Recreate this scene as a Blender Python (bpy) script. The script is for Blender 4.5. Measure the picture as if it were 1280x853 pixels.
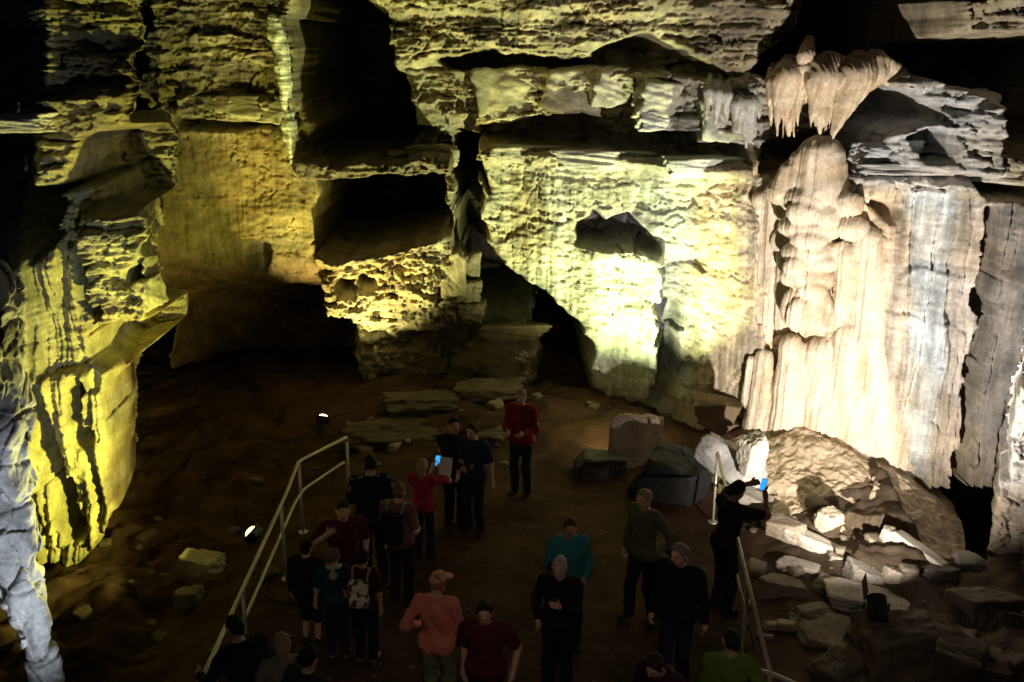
import bpy, math, random
import numpy as np
from mathutils import Vector, Matrix

for o in list(bpy.data.objects):
    bpy.data.objects.remove(o, do_unlink=True)
scn = bpy.context.scene
COL = scn.collection

# ------------------------------------------------------------------ camera
W, H, F = 1280.0, 853.0, 1200.0
CAMZ, PITCH = 6.7, math.radians(17.0)
cd = bpy.data.cameras.new('camera')
cd.sensor_width = 36.0
cd.lens = 36.0 * F / W
cd.clip_end = 300
cam = bpy.data.objects.new('camera', cd)
COL.objects.link(cam)
cam.location = (0, 0, CAMZ)
cam.rotation_euler = (math.pi / 2 - PITCH, 0, 0)
scn.camera = cam

# ------------------------------------------------------------------ world: faint blue ambient fill, added to turn the blacks slightly navy
wd = bpy.data.worlds.new('World')
scn.world = wd
wd.use_nodes = True
bg = wd.node_tree.nodes['Background']
bg.inputs[0].default_value = (0.42, 0.40, 1.0, 1)
bg.inputs[1].default_value = 0.0060
scn.view_settings.view_transform = 'Standard'
scn.view_settings.look = 'None'
scn.view_settings.exposure = 0.0
scn.view_settings.gamma = 1.0
scn.cycles.use_denoising = True
scn.cycles.max_bounces = 4
scn.cycles.diffuse_bounces = 2
scn.cycles.sample_clamp_indirect = 4.0

CT, ST = math.cos(PITCH), math.sin(PITCH)
def ray(px, py):
    a = (px - W / 2) / F; b = (H / 2 - py) / F
    return (a, CT + b * ST, -ST + b * CT)
def atY(px, py, Y):
    d = ray(px, py); t = Y / d[1]
    return (d[0] * t, Y, CAMZ + d[2] * t)
def atZ(px, py, Z=0.0):
    d = ray(px, py); t = (Z - CAMZ) / d[2]
    return (d[0] * t, d[1] * t, Z)
def proj(X, Y, Z):
    dz = Z - CAMZ
    dep = Y * CT - dz * ST
    up = Y * ST + dz * CT
    return W / 2 + F * X / dep, H / 2 - F * up / dep

def spot(name, loc, target, watts, col, angle, blend=0.35, radius=0.06):
    l = bpy.data.lights.new(name, 'SPOT')
    l.energy = watts; l.color = col
    l.spot_size = math.radians(angle); l.spot_blend = blend
    l.shadow_soft_size = radius
    o = bpy.data.objects.new(name, l)
    COL.objects.link(o)
    o.location = loc
    o.rotation_euler = (Vector(target) - Vector(loc)).to_track_quat('-Z', 'Y').to_euler()
    return o

# lamps of the show cave, the last two added as fill: place, aim, watts, colour, cone
LAMPS = dict(
    buttress=(atZ(308, 660, 0.55), (-6.2, 11.9, 3.2), 1600, (.97, .92, .20), 154, .4),
    recess=(atZ(405, 516, 0.10), atY(460, 240, 19.0), 2200, (.96, .89, .30), 80, .6),
    centre=((1.95, 15.0, 0.28), atY(740, 90, 17.4), 3500, (.90, 1.0, .47), 108, .75),
    flow=((4.03, 9.35, 0.90), atY(1030, 250, 14.9), 3100, (1.0, .92, .80), 122, 1.0),
    pillar=((-3.1, 6.4, 0.35), (-4.95, 8.8, 1.6), 620, (.80, .90, 1.0), 56, .7),
    right_pillar_fill=((5.75, 10.3, 0.22), (6.7, 11.6, 2.0), 200, (.9, .95, 1.0), 60, .7),  # extra lamp added to brighten the right pillar
    crowd_fill=((1.0, -1.6, 8.6), (1.1, 9.0, 0.0), 470, (1.0, .78, .56), 46, 1.0),  # unseen fill lamp added behind the camera to light the crowd
)
for k, (lc, tg, w, c, an, bl) in LAMPS.items():
    spot(k + '_lamp_light', lc, tg, w, c, an, bl, .3 if k == 'crowd_fill' else .03 if k == 'flow' else .05)

# ------------------------------------------------------------------ noise
RS = np.random.RandomState(7)
PERM = np.concatenate([RS.permutation(512)] * 3).astype(np.int64)
GA = RS.rand(512) * 2 * np.pi
GX, GY = np.cos(GA), np.sin(GA)
def hsh(i, j, s=0):
    return PERM[(PERM[(i + s * 37) & 511] + j) & 511]
RV = RS.rand(512)
def rnd(i, j, s=0):
    return RV[hsh(i, j, s)]
def gn(x, y, s=0):
    ix = np.floor(x).astype(np.int64); iy = np.floor(y).astype(np.int64)
    fx = x - ix; fy = y - iy
    u = fx * fx * fx * (fx * (fx * 6 - 15) + 10); v = fy * fy * fy * (fy * (fy * 6 - 15) + 10)
    def g(a, b):
        h = hsh(ix + a, iy + b, s)
        return GX[h] * (fx - a) + GY[h] * (fy - b)
    a = g(0, 0) * (1 - u) + g(1, 0) * u
    b = g(0, 1) * (1 - u) + g(1, 1) * u
    return (a * (1 - v) + b * v) * 1.5
def fbm(x, y, o=4, s=0, gain=.5):
    r = 0; a = 1.0
    for k in range(o):
        r = r + a * gn(x * 2 ** k + 13.7 * k, y * 2 ** k - 7.1 * k, s + k)
        a *= gain
    return r
def facets(x, y, s=0):
    """chipped rock: each Voronoi cell is a tilted plane; returns height and distance to the cell border"""
    ix = np.floor(x).astype(np.int64); iy = np.floor(y).astype(np.int64)
    best = np.full(x.shape, 9.0); second = np.full(x.shape, 9.0)
    hh = np.zeros(x.shape)
    for a in (-1, 0, 1):
        for b in (-1, 0, 1):
            ci, cj = ix + a, iy + b
            cx = ci + rnd(ci, cj, s); cy = cj + rnd(ci, cj, s + 1)
            dx = x - cx; dy = y - cy
            d = dx * dx + dy * dy
            tx = rnd(ci, cj, s + 2) - .5; ty = rnd(ci, cj, s + 3) - .5
            h = rnd(ci, cj, s + 4) - .5 + 1.7 * (dx * tx + dy * ty)
            nb = d < best
            second = np.where(nb, best, np.minimum(second, d))
            hh = np.where(nb, h, hh); best = np.where(nb, d, best)
    return hh, np.sqrt(second) - np.sqrt(best)
def sstep(a, b, x):
    t = np.clip((x - a) / (b - a), 0, 1)
    return t * t * (3 - 2 * t)
LB = np.cumsum(RS.uniform(.13, .46, 90)) - 6.0
LW = RS.uniform(.5, 1.7, 92); LO = RS.rand(92) * 50
RS2 = np.random.RandomState(8)
LB = np.concatenate([LB, LB[-1] + np.cumsum(RS2.uniform(.13, .46, 200))]); LW = np.concatenate([LW, RS2.uniform(.5, 1.7, 200)]); LO = np.concatenate([LO, RS2.rand(200) * 50])
def strata(X, Z, s=0):
    """bedded rock: layers cut into blocks; returns relief about 0..1 and joint depth"""
    zz = Z + .16 * fbm(X * .35, Z * .5, 3, 40 + s) + .03 * fbm(X * 2, Z * 2, 2, 44 + s)
    i = np.clip(np.searchsorted(LB, zz), 1, len(LB) - 1)
    lo, hi = LB[i - 1], LB[i]
    fz = (zz - lo) / (hi - lo)
    xb = (X + .15 * fbm(X * .8, Z * 1.3, 3, 50 + s)) / LW[i] + LO[i]
    bi = np.floor(xb).astype(np.int64); fx = xb - bi
    r = rnd(i, bi, 1 + s)
    h = r + (rnd(i, bi, 2 + s) - .5) * (fx - .5) * .9 + (rnd(i, bi, 3 + s) - .5) * (fz - .5) * .8
    dz = np.minimum(fz, 1 - fz) * (hi - lo); dx = np.minimum(fx, 1 - fx) * LW[i]
    return h, np.exp(-(dz / .025) ** 2) + .6 * np.exp(-(dx / .02) ** 2)

# ------------------------------------------------------------------ painted layers (shapes read off the photograph, given to the rock as relief, mineral colour and some painted shade)
PAD = 160
GHt, GWd = int(H) + 2 * PAD, int(W) + 2 * PAD
def blur(m, r):
    r = int(r)
    if r < 1: return m
    for _ in range(2):
        for ax in (0, 1):
            p = np.pad(m, [(r + 1, r) if ax == k else (0, 0) for k in (0, 1)], mode='edge')
            c = np.cumsum(p, axis=ax)
            m = (c[2 * r + 1:] - c[:-2 * r - 1]) / (2 * r + 1) if ax == 0 else (c[:, 2 * r + 1:] - c[:, :-2 * r - 1]) / (2 * r + 1)
    return m
def polymask(poly, soft=3):
    P = np.array(poly, float) + PAD
    m = np.zeros((GHt, GWd))
    m_ = int(3 * soft + 3)
    x0, y0 = np.maximum(np.floor(P.min(0)).astype(int) - m_, 0)
    x1, y1 = np.ceil(P.max(0)).astype(int) + m_
    x1 = min(x1, GWd); y1 = min(y1, GHt)
    if x1 <= x0 or y1 <= y0: return m
    yy, xx = np.mgrid[y0:y1, x0:x1] + .5
    ins = np.zeros(xx.shape, bool)
    n = len(P)
    for k in range(n):
        (ax, ay), (bx, by) = P[k], P[(k + 1) % n]
        if ay == by: continue
        c = ((ay > yy) != (by > yy)) & (xx < (bx - ax) * (yy - ay) / (by - ay) + ax)
        ins ^= c
    m[y0:y1, x0:x1] = blur(ins.astype(float), soft)
    return m
def paint(layer, ops):
    for poly, val, soft in ops:
        m = polymask(poly, soft)
        if layer.ndim == 3: m = m[..., None]
        layer[:] = layer * (1 - m) + np.array(val) * m
    return layer
def look(layer, px, py):
    x = np.clip(px + PAD - .5, 0, GWd - 1.001); y = np.clip(py + PAD - .5, 0, GHt - 1.001)
    x = np.nan_to_num(x); y = np.nan_to_num(y)
    i = x.astype(int); j = y.astype(int); fx = x - i; fy = y - j
    if layer.ndim == 3: fx = fx[..., None]; fy = fy[..., None]
    return (layer[j, i] * (1 - fx) + layer[j, i + 1] * fx) * (1 - fy) + (layer[j + 1, i] * (1 - fx) + layer[j + 1, i + 1] * fx) * fy

# ------------------------------------------------------------------ materials
def mat(name, col, rough=.8, metal=0, spec=.3, emit=None, es=0):
    m = bpy.data.materials.new(name); m.use_nodes = True
    b = m.node_tree.nodes['Principled BSDF']
    b.inputs['Base Color'].default_value = (*col, 1)
    b.inputs['Roughness'].default_value = rough
    b.inputs['Metallic'].default_value = metal
    b.inputs['Specular IOR Level'].default_value = spec
    if emit:
        b.inputs['Emission Color'].default_value = (*emit, 1)
        b.inputs['Emission Strength'].default_value = es
    return m
def rockmat(name, rough=.72, spec=.25, bump=.5, fine=34.0, var=.55, grain=.02, attr=True, col=(.3, .26, .2), wet=.0, streak=0.0):
    m = mat(name, col, rough, 0, spec)
    nt = m.node_tree; N = nt.nodes; L = nt.links
    b = N['Principled BSDF']
    tc = N.new('ShaderNodeTexCoord')
    n1 = N.new('ShaderNodeTexNoise'); n1.inputs['Scale'].default_value = 2.3; n1.inputs['Detail'].default_value = 9; n1.inputs['Roughness'].default_value = .62
    n2 = N.new('ShaderNodeTexNoise'); n2.inputs['Scale'].default_value = fine; n2.inputs['Detail'].default_value = 6; n2.inputs['Roughness'].default_value = .65
    mp = N.new('ShaderNodeMapping'); mp.inputs['Scale'].default_value = (7, 7, .7)
    n3 = N.new('ShaderNodeTexNoise'); n3.inputs['Scale'].default_value = 1.6; n3.inputs['Detail'].default_value = 6
    L.new(tc.outputs['Object'], n1.inputs['Vector']); L.new(tc.outputs['Object'], n2.inputs['Vector'])
    L.new(tc.outputs['Object'], mp.inputs['Vector']); L.new(mp.outputs[0], n3.inputs['Vector'])
    r1 = N.new('ShaderNodeMapRange'); r1.inputs[1].default_value = .3; r1.inputs[2].default_value = .7
    r1.inputs[3].default_value = 1 - var; r1.inputs[4].default_value = 1 + var * .55
    L.new(n1.outputs[0], r1.inputs[0])
    r2 = N.new('ShaderNodeMapRange'); r2.inputs[1].default_value = .35; r2.inputs[2].default_value = .65
    r2.inputs[3].default_value = .8; r2.inputs[4].default_value = 1.15
    L.new(n2.outputs[0], r2.inputs[0])
    r3 = N.new('ShaderNodeMapRange'); r3.inputs[1].default_value = .35; r3.inputs[2].default_value = .65
    r3.inputs[3].default_value = 1 - streak; r3.inputs[4].default_value = 1 + streak * .5
    L.new(n3.outputs[0], r3.inputs[0])
    mu = N.new('ShaderNodeMath'); mu.operation = 'MULTIPLY'
    mu2 = N.new('ShaderNodeMath'); mu2.operation = 'MULTIPLY'
    L.new(r1.outputs[0], mu.inputs[0]); L.new(r2.outputs[0], mu.inputs[1])
    L.new(mu.outputs[0], mu2.inputs[0]); L.new(r3.outputs[0], mu2.inputs[1])
    vm = N.new('ShaderNodeVectorMath'); vm.operation = 'SCALE'
    if attr:
        at = N.new('ShaderNodeAttribute'); at.attribute_name = 'Col'
        L.new(at.outputs['Color'], vm.inputs[0])
    else:
        vm.inputs[0].default_value = col
    L.new(mu2.outputs[0], vm.inputs['Scale'])
    L.new(vm.outputs[0], b.inputs['Base Color'])
    bp = N.new('ShaderNodeBump'); bp.inputs['Strength'].default_value = bump; bp.inputs['Distance'].default_value = grain
    ad = N.new('ShaderNodeMath'); ad.operation = 'ADD'
    L.new(n2.outputs[0], ad.inputs[0]); L.new(n1.outputs[0], ad.inputs[1])
    L.new(ad.outputs[0], bp.inputs['Height']); L.new(bp.outputs[0], b.inputs['Normal'])
    return m
M_WALL = rockmat('bedded_limestone', bump=.55, fine=26, streak=.18)
M_FLOW = rockmat('calcite_flowstone', rough=.5, spec=.35, bump=.3, fine=30, var=.14, grain=.014, streak=.05)
M_BOUL = rockmat('broken_limestone', bump=.6, fine=22, var=.4)
M_EARTH = rockmat('trodden_cave_earth', rough=.9, spec=.1, bump=.6, fine=30, var=.45)
M_STEEL = rockmat('galvanised_steel_tube', rough=.38, spec=.5, bump=.05, fine=60, var=.15, attr=False, col=(.50, .46, .38))
M_STEEL.node_tree.nodes['Principled BSDF'].inputs['Metallic'].default_value = .35
M_BLACK = rockmat('black_lamp_housing', rough=.5, bump=.1, attr=False, col=(.02, .02, .022), var=.3)
M_GLOWY = mat('warm_lamp_glass', (.9, .85, .5), .3, emit=(1, .86, .28), es=5)
M_GLOW2 = mat('recess_lamp_glass', (.9, .85, .5), .3, emit=(1, .88, .40), es=4)
M_GLOWW = mat('white_lamp_glass', (.9, .9, .85), .3, emit=(1, .95, .85), es=10)
M_SCREEN = mat('lit_phone_screen', (.05, .2, .4), .3, emit=(.03, .33, .95), es=1.3)
M_TABLET = mat('white_tablet_shell', (.75, .72, .66), .45)

# ------------------------------------------------------------------ objects
def tag(o, label=None, cat=None, group=None, kind=None):
    if label: o['label'] = label
    if cat: o['category'] = cat
    if group: o['group'] = group
    if kind: o['kind'] = kind
    return o
def empty(name, loc=(0, 0, 0), rz=0):
    o = bpy.data.objects.new(name, None); COL.objects.link(o)
    o.location = loc; o.rotation_euler = (0, 0, rz); o.empty_display_size = .1
    return o
def meshobj(name, V, Fc, m, parent=None, col=None, smooth=True):
    V = np.asarray(V, np.float32); Fc = np.asarray(Fc, np.int32)
    me = bpy.data.meshes.new(name)
    n = Fc.shape[1]
    me.vertices.add(len(V)); me.vertices.foreach_set('co', V.ravel())
    me.loops.add(Fc.size); me.loops.foreach_set('vertex_index', Fc.ravel())
    me.polygons.add(len(Fc))
    me.polygons.foreach_set('loop_start', np.arange(0, Fc.size, n, dtype=np.int32))
    me.polygons.foreach_set('loop_total', np.full(len(Fc), n, np.int32))
    me.polygons.foreach_set('use_smooth', np.full(len(Fc), smooth, bool))
    me.update(calc_edges=True); me.validate()
    if col is not None:
        a = me.color_attributes.new('Col', 'FLOAT_COLOR', 'POINT')
        c = np.ones((len(V), 4), np.float32); c[:, :3] = col
        a.data.foreach_set('color', c.ravel())
    me.materials.append(m)
    o = bpy.data.objects.new(name, me); COL.objects.link(o)
    if parent: o.parent = parent
    return o
def gridfaces(nx, ny, keep=None):
    i = np.arange(nx * ny).reshape(ny, nx)
    f = np.stack([i[:-1, :-1], i[:-1, 1:], i[1:, 1:], i[1:, :-1]], -1).reshape(-1, 4)
    if keep is not None:
        k = keep.reshape(-1)
        f = f[k[f].all(1)]
    return f
def compact(V, Fc, C):
    used = np.unique(Fc)
    mp = np.zeros(len(V), np.int64); mp[used] = np.arange(len(used))
    return V[used], mp[Fc], (None if C is None else C[used])

TAN, GREY, DARK = (.36, .31, .21), (.29, .28, .255), (.14, .125, .10)
BROWN, WHITE, CREAM = (.33, .22, .095), (.56, .54, .44), (.70, .595, .455)

def rock_sheet(name, xr, zr, res, ybase, depth, amp, colour, m, mask=None, seed=0, warp=8.0, edge=1.2, parent=None, shear=0.0, ff=1.0):
    """a rock face as real relief over a vertical base surface y = ybase(x, z).
    depth: painted metres into the rock; amp: painted (strata, facets, flutes) strengths"""
    nx = int((xr[1] - xr[0]) / res) + 1; nz = int((zr[1] - zr[0]) / res) + 1
    X, Z = np.meshgrid(np.linspace(xr[0], xr[1], nx), np.linspace(zr[0], zr[1], nz))
    Y0 = ybase(X, Z)
    px, py = proj(X, Y0, Z)
    wx = warp * fbm(X * 1.6, Z * 1.6, 4, 60 + seed); wy = warp * .7 * fbm(X * 1.6 + 31, Z * 2.2, 4, 70 + seed)
    h1, b1 = facets(X * 1.5 + .25 * gn(X * 2, Z * 2, 3), Z * 2.3, 80 + seed)
    wx = wx + h1 * warp * .9; wy = wy + h1 * warp * .5
    D = look(depth, px + wx, py + wy)
    A = look(amp, px + wx, py + wy)
    sh, sj = strata(X, Z, seed)
    h2, b2 = facets(X * 2.7 + .3 * gn(X * 5, Z * 5, 5), Z * 7.5 + .3 * gn(X * 2, Z * 3, 6), 90 + seed)
    h3, b3 = facets(X * 8 + .3 * gn(X * 14, Z * 14, 9), Z * 19.0, 96 + seed)
    th, tj = strata(X * 2.6 + 3, Z * 4.2, seed + 2)
    fl = np.abs(gn(X * 2.4 * ff + .25 * fbm(X, Z * .6, 2, 20), Z * .22, 21 + seed)) + .5 * np.abs(gn(X * 6.5 * ff + .2 * gn(X * 2, Z, 22), Z * .35, 23 + seed)) + .22 * np.abs(gn(X * 17 * ff, Z * .8, 24 + seed))
    D = D - A[..., 0] * (sh * .30 - .12) + A[..., 0] * .06 * sj
    D = D - A[..., 1] * (h1 * .15 + h2 * .07 + h3 * .032 + th * (.02 + .10 * A[..., 0])) + A[..., 1] * (.004 + .028 * A[..., 0]) * tj + A[..., 1] * (.03 * np.exp(-(b1 / .05) ** 2) + .012 * np.exp(-(b2 / .06) ** 2))
    D = D - A[..., 2] * (np.power(fl + .01, .75) - .42) * .44
    ck = np.abs(fbm(X * 1.1 + .4 * h1, Z * 1.0, 4, 17 + seed)); D = D + .10 * np.exp(-(ck / .018) ** 2) * (A[..., 2] < .5) 
    D = D - .07 * fbm(X * .9, Z * .9, 5, 10 + seed) - (.016 + .012 * A[..., 1]) * fbm(X * 7, Z * 7, 4, 15 + seed)
    keep = None
    if mask is not None:
        mk = look(mask, px + wx * .8, py + wy * .8)
        De = edge * (1 - sstep(.12, .95, mk))
        D = D + De; X = X + shear * De
        keep = mk > .04
    Cc = look(colour, px + wx, py + wy)
    X = X + 0.0
    st = fbm(X * .8, Z * 1.6, 4, 30 + seed)[..., None]
    st2 = (sstep(.14, .34, fbm(X * 1.1 + 9 + .3 * h2, Z * 1.5, 5, 34 + seed)) * 1.35)[..., None]
    vs = (gn(X * 8.5 + .3 * gn(X * 2, Z * .5, 38), Z * .12, 39) * .8 + gn(X * 21, Z * .2, 36) * .5)[..., None] * A[..., 2:3].clip(0, 1)
    Cc = Cc * (1 + .22 * st) * (1 + vs * np.array((.50, .46, .40)))
    Cc = Cc * (1 - .45 * st2 * A[..., 1:2].clip(0, 1)) + np.array((.17, .15, .125)) * .45 * st2 * A[..., 1:2].clip(0, 1)
    rust = sstep(.1, .5, fbm(X * .7 - 4, Z * .6, 4, 37 + seed))[..., None] * .35
    Cc = Cc * (1 - rust) + Cc * np.array((1.15, .92, .62)) * rust
    V = np.stack([X, Y0 + D, Z], -1).reshape(-1, 3)
    Fc = gridfaces(nx, nz, keep)
    V, Fc, C = compact(V, Fc, np.clip(Cc, .01, .9).reshape(-1, 3))
    return meshobj(name, V, Fc, m, parent, C)

def newlayers(d=0.0, a=(.6, 1.0, 0.0), c=TAN):
    dl = np.full((GHt, GWd), float(d)); al = np.zeros((GHt, GWd, 3)) + np.array(a); cl = np.zeros((GHt, GWd, 3)) + np.array(c)
    return dl, al, cl

# ------------------------------------------------------------------ back wall
XB = [-13, -8, -6.5, -4.2, -2.5, 0, 2.2, 3.4, 5.0, 6.7, 8.2, 12]
YB = [15, 18.0, 18.8, 19.2, 19.2, 18.8, 17.7, 16.6, 15.0, 13.6, 12.6, 10.5]
def ywall(X, Z=None):
    return np.interp(X, XB, YB)
def rect(x0, y0, x1, y1): return [(x0, y0), (x1, y0), (x1, y1), (x0, y1)]

dl, al, cl = newlayers(0.0, (.55, 1.0, 0.0), TAN)
paint(dl, [
    # left recess: black void beside the buttress, panel, bedded rock above it
    (rect(-160, -160, 190, 700), 4.0, 8),
    ([(185, -160), (372, -160), (385, 60), (372, 140), (230, 148), (185, 150)], -.35, 4),
    ([(232, 118), (345, 122), (350, 150), (232, 150)], -.62, 3),
    ([(228, 147), (348, 149), (350, 161), (235, 161)], .45, 2),
    ([(185, 162), (360, 160), (398, 215), (412, 400), (430, 560), (185, 560)], -.15, 3),
    ([(185, 372), (440, 372), (460, 600), (185, 600)], 2.4, 26),
    ([(312, 300), (335, 300), (330, 350), (316, 345)], .25, 4),
    # black hollow at the top, left of the overhang
    ([(378, -160), (455, -160), (485, 40), (500, 90), (520, 135), (545, 180), (520, 205), (405, 200), (385, 130), (375, 40)], 6.0, 5),
    # broken ledges right of it
    ([(515, 85), (590, 88), (592, 150), (560, 160), (525, 140)], -.15, 4),
    ([(520, 165), (575, 168), (575, 215), (500, 218)], .1, 4),
    # big hollow with a shelf
    ([(402, 218), (545, 212), (556, 250), (560, 285), (540, 300), (430, 322), (400, 318)], 6.0, 4),
    ([(545, 200), (575, 196), (575, 300), (560, 300)], .15, 3),
    ([(374, 198), (575, 188), (575, 214), (374, 220)], -.85, 2),
    ([(400, 312), (470, 314), (560, 286), (562, 302), (470, 330), (400, 328)], -.8, 2),
    # lit lower block under the shelf
    ([(398, 322), (470, 318), (560, 292), (580, 300), (582, 395), (560, 430), (480, 415), (440, 400), (412, 392)], -.45, 3),
    (rect(424, 345, 445, 362), .5, 3), (rect(450, 340, 470, 358), .5, 3),
    ([(436, 400), (560, 432), (575, 500), (500, 540), (455, 500)], -.2, 6),
    ([(500, 408), (575, 405), (580, 432), (520, 425)], .35, 4),
    # cleft and dark arch
    ([(572, 170), (604, 175), (606, 300), (690, 380), (700, 410), (580, 410), (570, 300)], 4.0, 3),
    ([(576, 404), (688, 402), (684, 500), (576, 500)], -.3, 5),
    ([(667, 412), (690, 395), (728, 400), (740, 440), (738, 510), (664, 510)], 5.0, 3),
    # overhanging ceiling rock
    ([(420, -160), (975, -160), (975, 0), (440, 0)], -1.6, 10),
    ([(445, -10), (975, -10), (960, 30), (500, 30)], -1.15, 10),
    ([(485, 25), (960, 25), (940, 78), (880, 88), (740, 66), (560, 74), (500, 92)], -.75, 6),
    ([(550, 73), (585, 70), (660, 68), (740, 74), (765, 56), (798, 42), (850, 66), (890, 84), (905, 96), (790, 94), (660, 84), (560, 85)], 1.1, 2),
    # bedded blocks band and the shaded recess under it
    ([(586, 86), (905, 96), (950, 110), (950, 190), (870, 170), (590, 160)], -.25, 3),
    ([(590, 158), (660, 148), (700, 142), (716, 118), (740, 112), (792, 118), (800, 162), (870, 168), (935, 182), (940, 202), (830, 196), (720, 186), (600, 178)], .95, 2),
    ([(600, 176), (720, 184), (830, 196), (935, 200), (935, 222), (600, 205)], -.55, 3),
    ([(600, 200), (935, 214), (960, 500), (820, 490), (735, 520), (735, 430), (700, 385), (640, 335), (604, 300)], -.38, 3),
    # bite with a shelf
    ([(718, 282), (742, 258), (756, 274), (778, 262), (812, 290), (820, 316), (760, 316), (725, 306)], .55, 2),
    ([(718, 300), (820, 310), (826, 325), (730, 320)], -.62, 2),
    ([(828, 320), (870, 318), (868, 460), (828, 470)], -.12, 3),
    ([(826, 375), (850, 375), (835, 500), (815, 500)], .5, 4),
    # right part: dark roof void, hollows, ledge
    ([(945, 90), (985, 55), (1010, 20), (1000, -20), (1000, -160), (1170, -160), (1165, 30), (1150, 75), (1110, 95), (1000, 100)], 4.5, 5),
    ([(1150, 95), (1165, 50), (1290, 40), (1400, 40), (1400, 195), (1262, 190), (1250, 120), (1200, 105)], 4.0, 4),
    ([(1160, -160), (1420, -160), (1420, 40), (1165, 52)], -.5, 8),
    ([(950, 182), (1010, 170), (1060, 160), (1062, 120), (1095, 104), (1135, 118), (1165, 150), (1155, 178), (1070, 205), (1050, 215), (955, 215)], 1.9, 3),
    ([(1100, 165), (1245, 130), (1256, 215), (1240, 222), (1075, 214), (1070, 205)], -.2, 3),
    ([(1134, 172), (1160, 162), (1184, 166), (1186, 196), (1150, 202)], .7, 2),
    ([(1072, 208), (1245, 222), (1240, 232), (1075, 220)], .30, 2),
    ([(1080, 245), (1110, 250), (1132, 262), (1120, 280), (1090, 262)], .5, 2),
    ([(1225, 232), (1300, 236), (1300, 252), (1240, 250)], 1.0, 2),
    # fluted wall on the right with its cleft and the undercut at its foot
    ([(1236, 262), (1251, 262), (1240, 400), (1222, 500), (1206, 610), (1190, 610), (1212, 470), (1226, 360)], 1.5, 2),
    ([(1066, 560), (1085, 562), (1130, 622), (1192, 618), (1300, 600), (1420, 600), (1420, 800), (1150, 800), (1090, 700)], 5.0, 3),
])
paint(al, [
    (rect(185, 162, 420, 560), (.06, .13, .12), 4),
    (rect(600, 205, 735, 400), (.12, .40, .14), 6),
    (rect(735, 205, 940, 520), (.10, .36, .14), 8),
    (rect(398, 318, 590, 400), (.25, 1.2, .10), 4),
    (rect(480, -160, 960, 70), (.8, 1.15, 0), 6),
    (rect(1160, -160, 1420, 50), (.8, 1.2, 0), 6),
    (rect(590, 88, 950, 160), (.7, .8, 0), 4),
    (rect(885, 230, 1120, 580), (.05, .28, .28), 10),
    (rect(1105, 240, 1420, 640), (.04, .30, .80), 8),
    (rect(1065, 110, 1260, 235), (.6, .9, 0), 4),
])
paint(cl, [
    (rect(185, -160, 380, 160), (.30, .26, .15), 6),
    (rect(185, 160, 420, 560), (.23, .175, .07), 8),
    (rect(185, 318, 420, 560), (.12, .075, .04), 12),  # brown stain, with the lower panel's shade also put into the colour
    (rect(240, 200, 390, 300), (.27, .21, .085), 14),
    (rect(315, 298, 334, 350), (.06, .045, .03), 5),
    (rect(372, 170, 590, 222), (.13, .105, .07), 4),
    (rect(600, 200, 940, 520), (.40, .38, .28), 10),
    (rect(640, 230, 685, 320), (.44, .35, .20), 12),
    ([(686, 205), (716, 205), (706, 300), (704, 392), (690, 392), (692, 300)], WHITE, 5),
    (rect(734, 320, 828, 470), (.50, .52, .38), 8),
    (rect(790, 225, 880, 310), (.48, .49, .42), 12),
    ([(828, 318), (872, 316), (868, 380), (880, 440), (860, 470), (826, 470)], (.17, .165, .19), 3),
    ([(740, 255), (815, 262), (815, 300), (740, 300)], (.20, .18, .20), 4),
    (rect(865, 225, 1125, 590), (.57, .47, .33), 14),
    (rect(930, 225, 1100, 590), CREAM, 12),
    (rect(1100, 235, 1130, 590), (.50, .43, .36), 8),
    ([(1135, 235), (1200, 235), (1180, 420), (1165, 600), (1130, 600), (1140, 400)], (.50, .54, .57), 7),
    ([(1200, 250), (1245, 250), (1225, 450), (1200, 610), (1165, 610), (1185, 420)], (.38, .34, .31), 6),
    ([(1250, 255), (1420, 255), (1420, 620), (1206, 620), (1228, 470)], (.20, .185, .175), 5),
    (rect(1060, 105, 1260, 235), (.43, .43, .43), 6),
    (rect(590, 88, 800, 160), (.42, .37, .24), 5),
    (rect(800, 95, 950, 190), (.42, .41, .37), 8),
    (rect(480, -160, 960, 75), (.36, .31, .20), 8),
])
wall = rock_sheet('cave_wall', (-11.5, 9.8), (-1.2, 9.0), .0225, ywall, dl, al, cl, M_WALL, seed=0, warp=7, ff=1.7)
tag(wall, kind='structure', label='bedded limestone back wall of the cave chamber')

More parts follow.
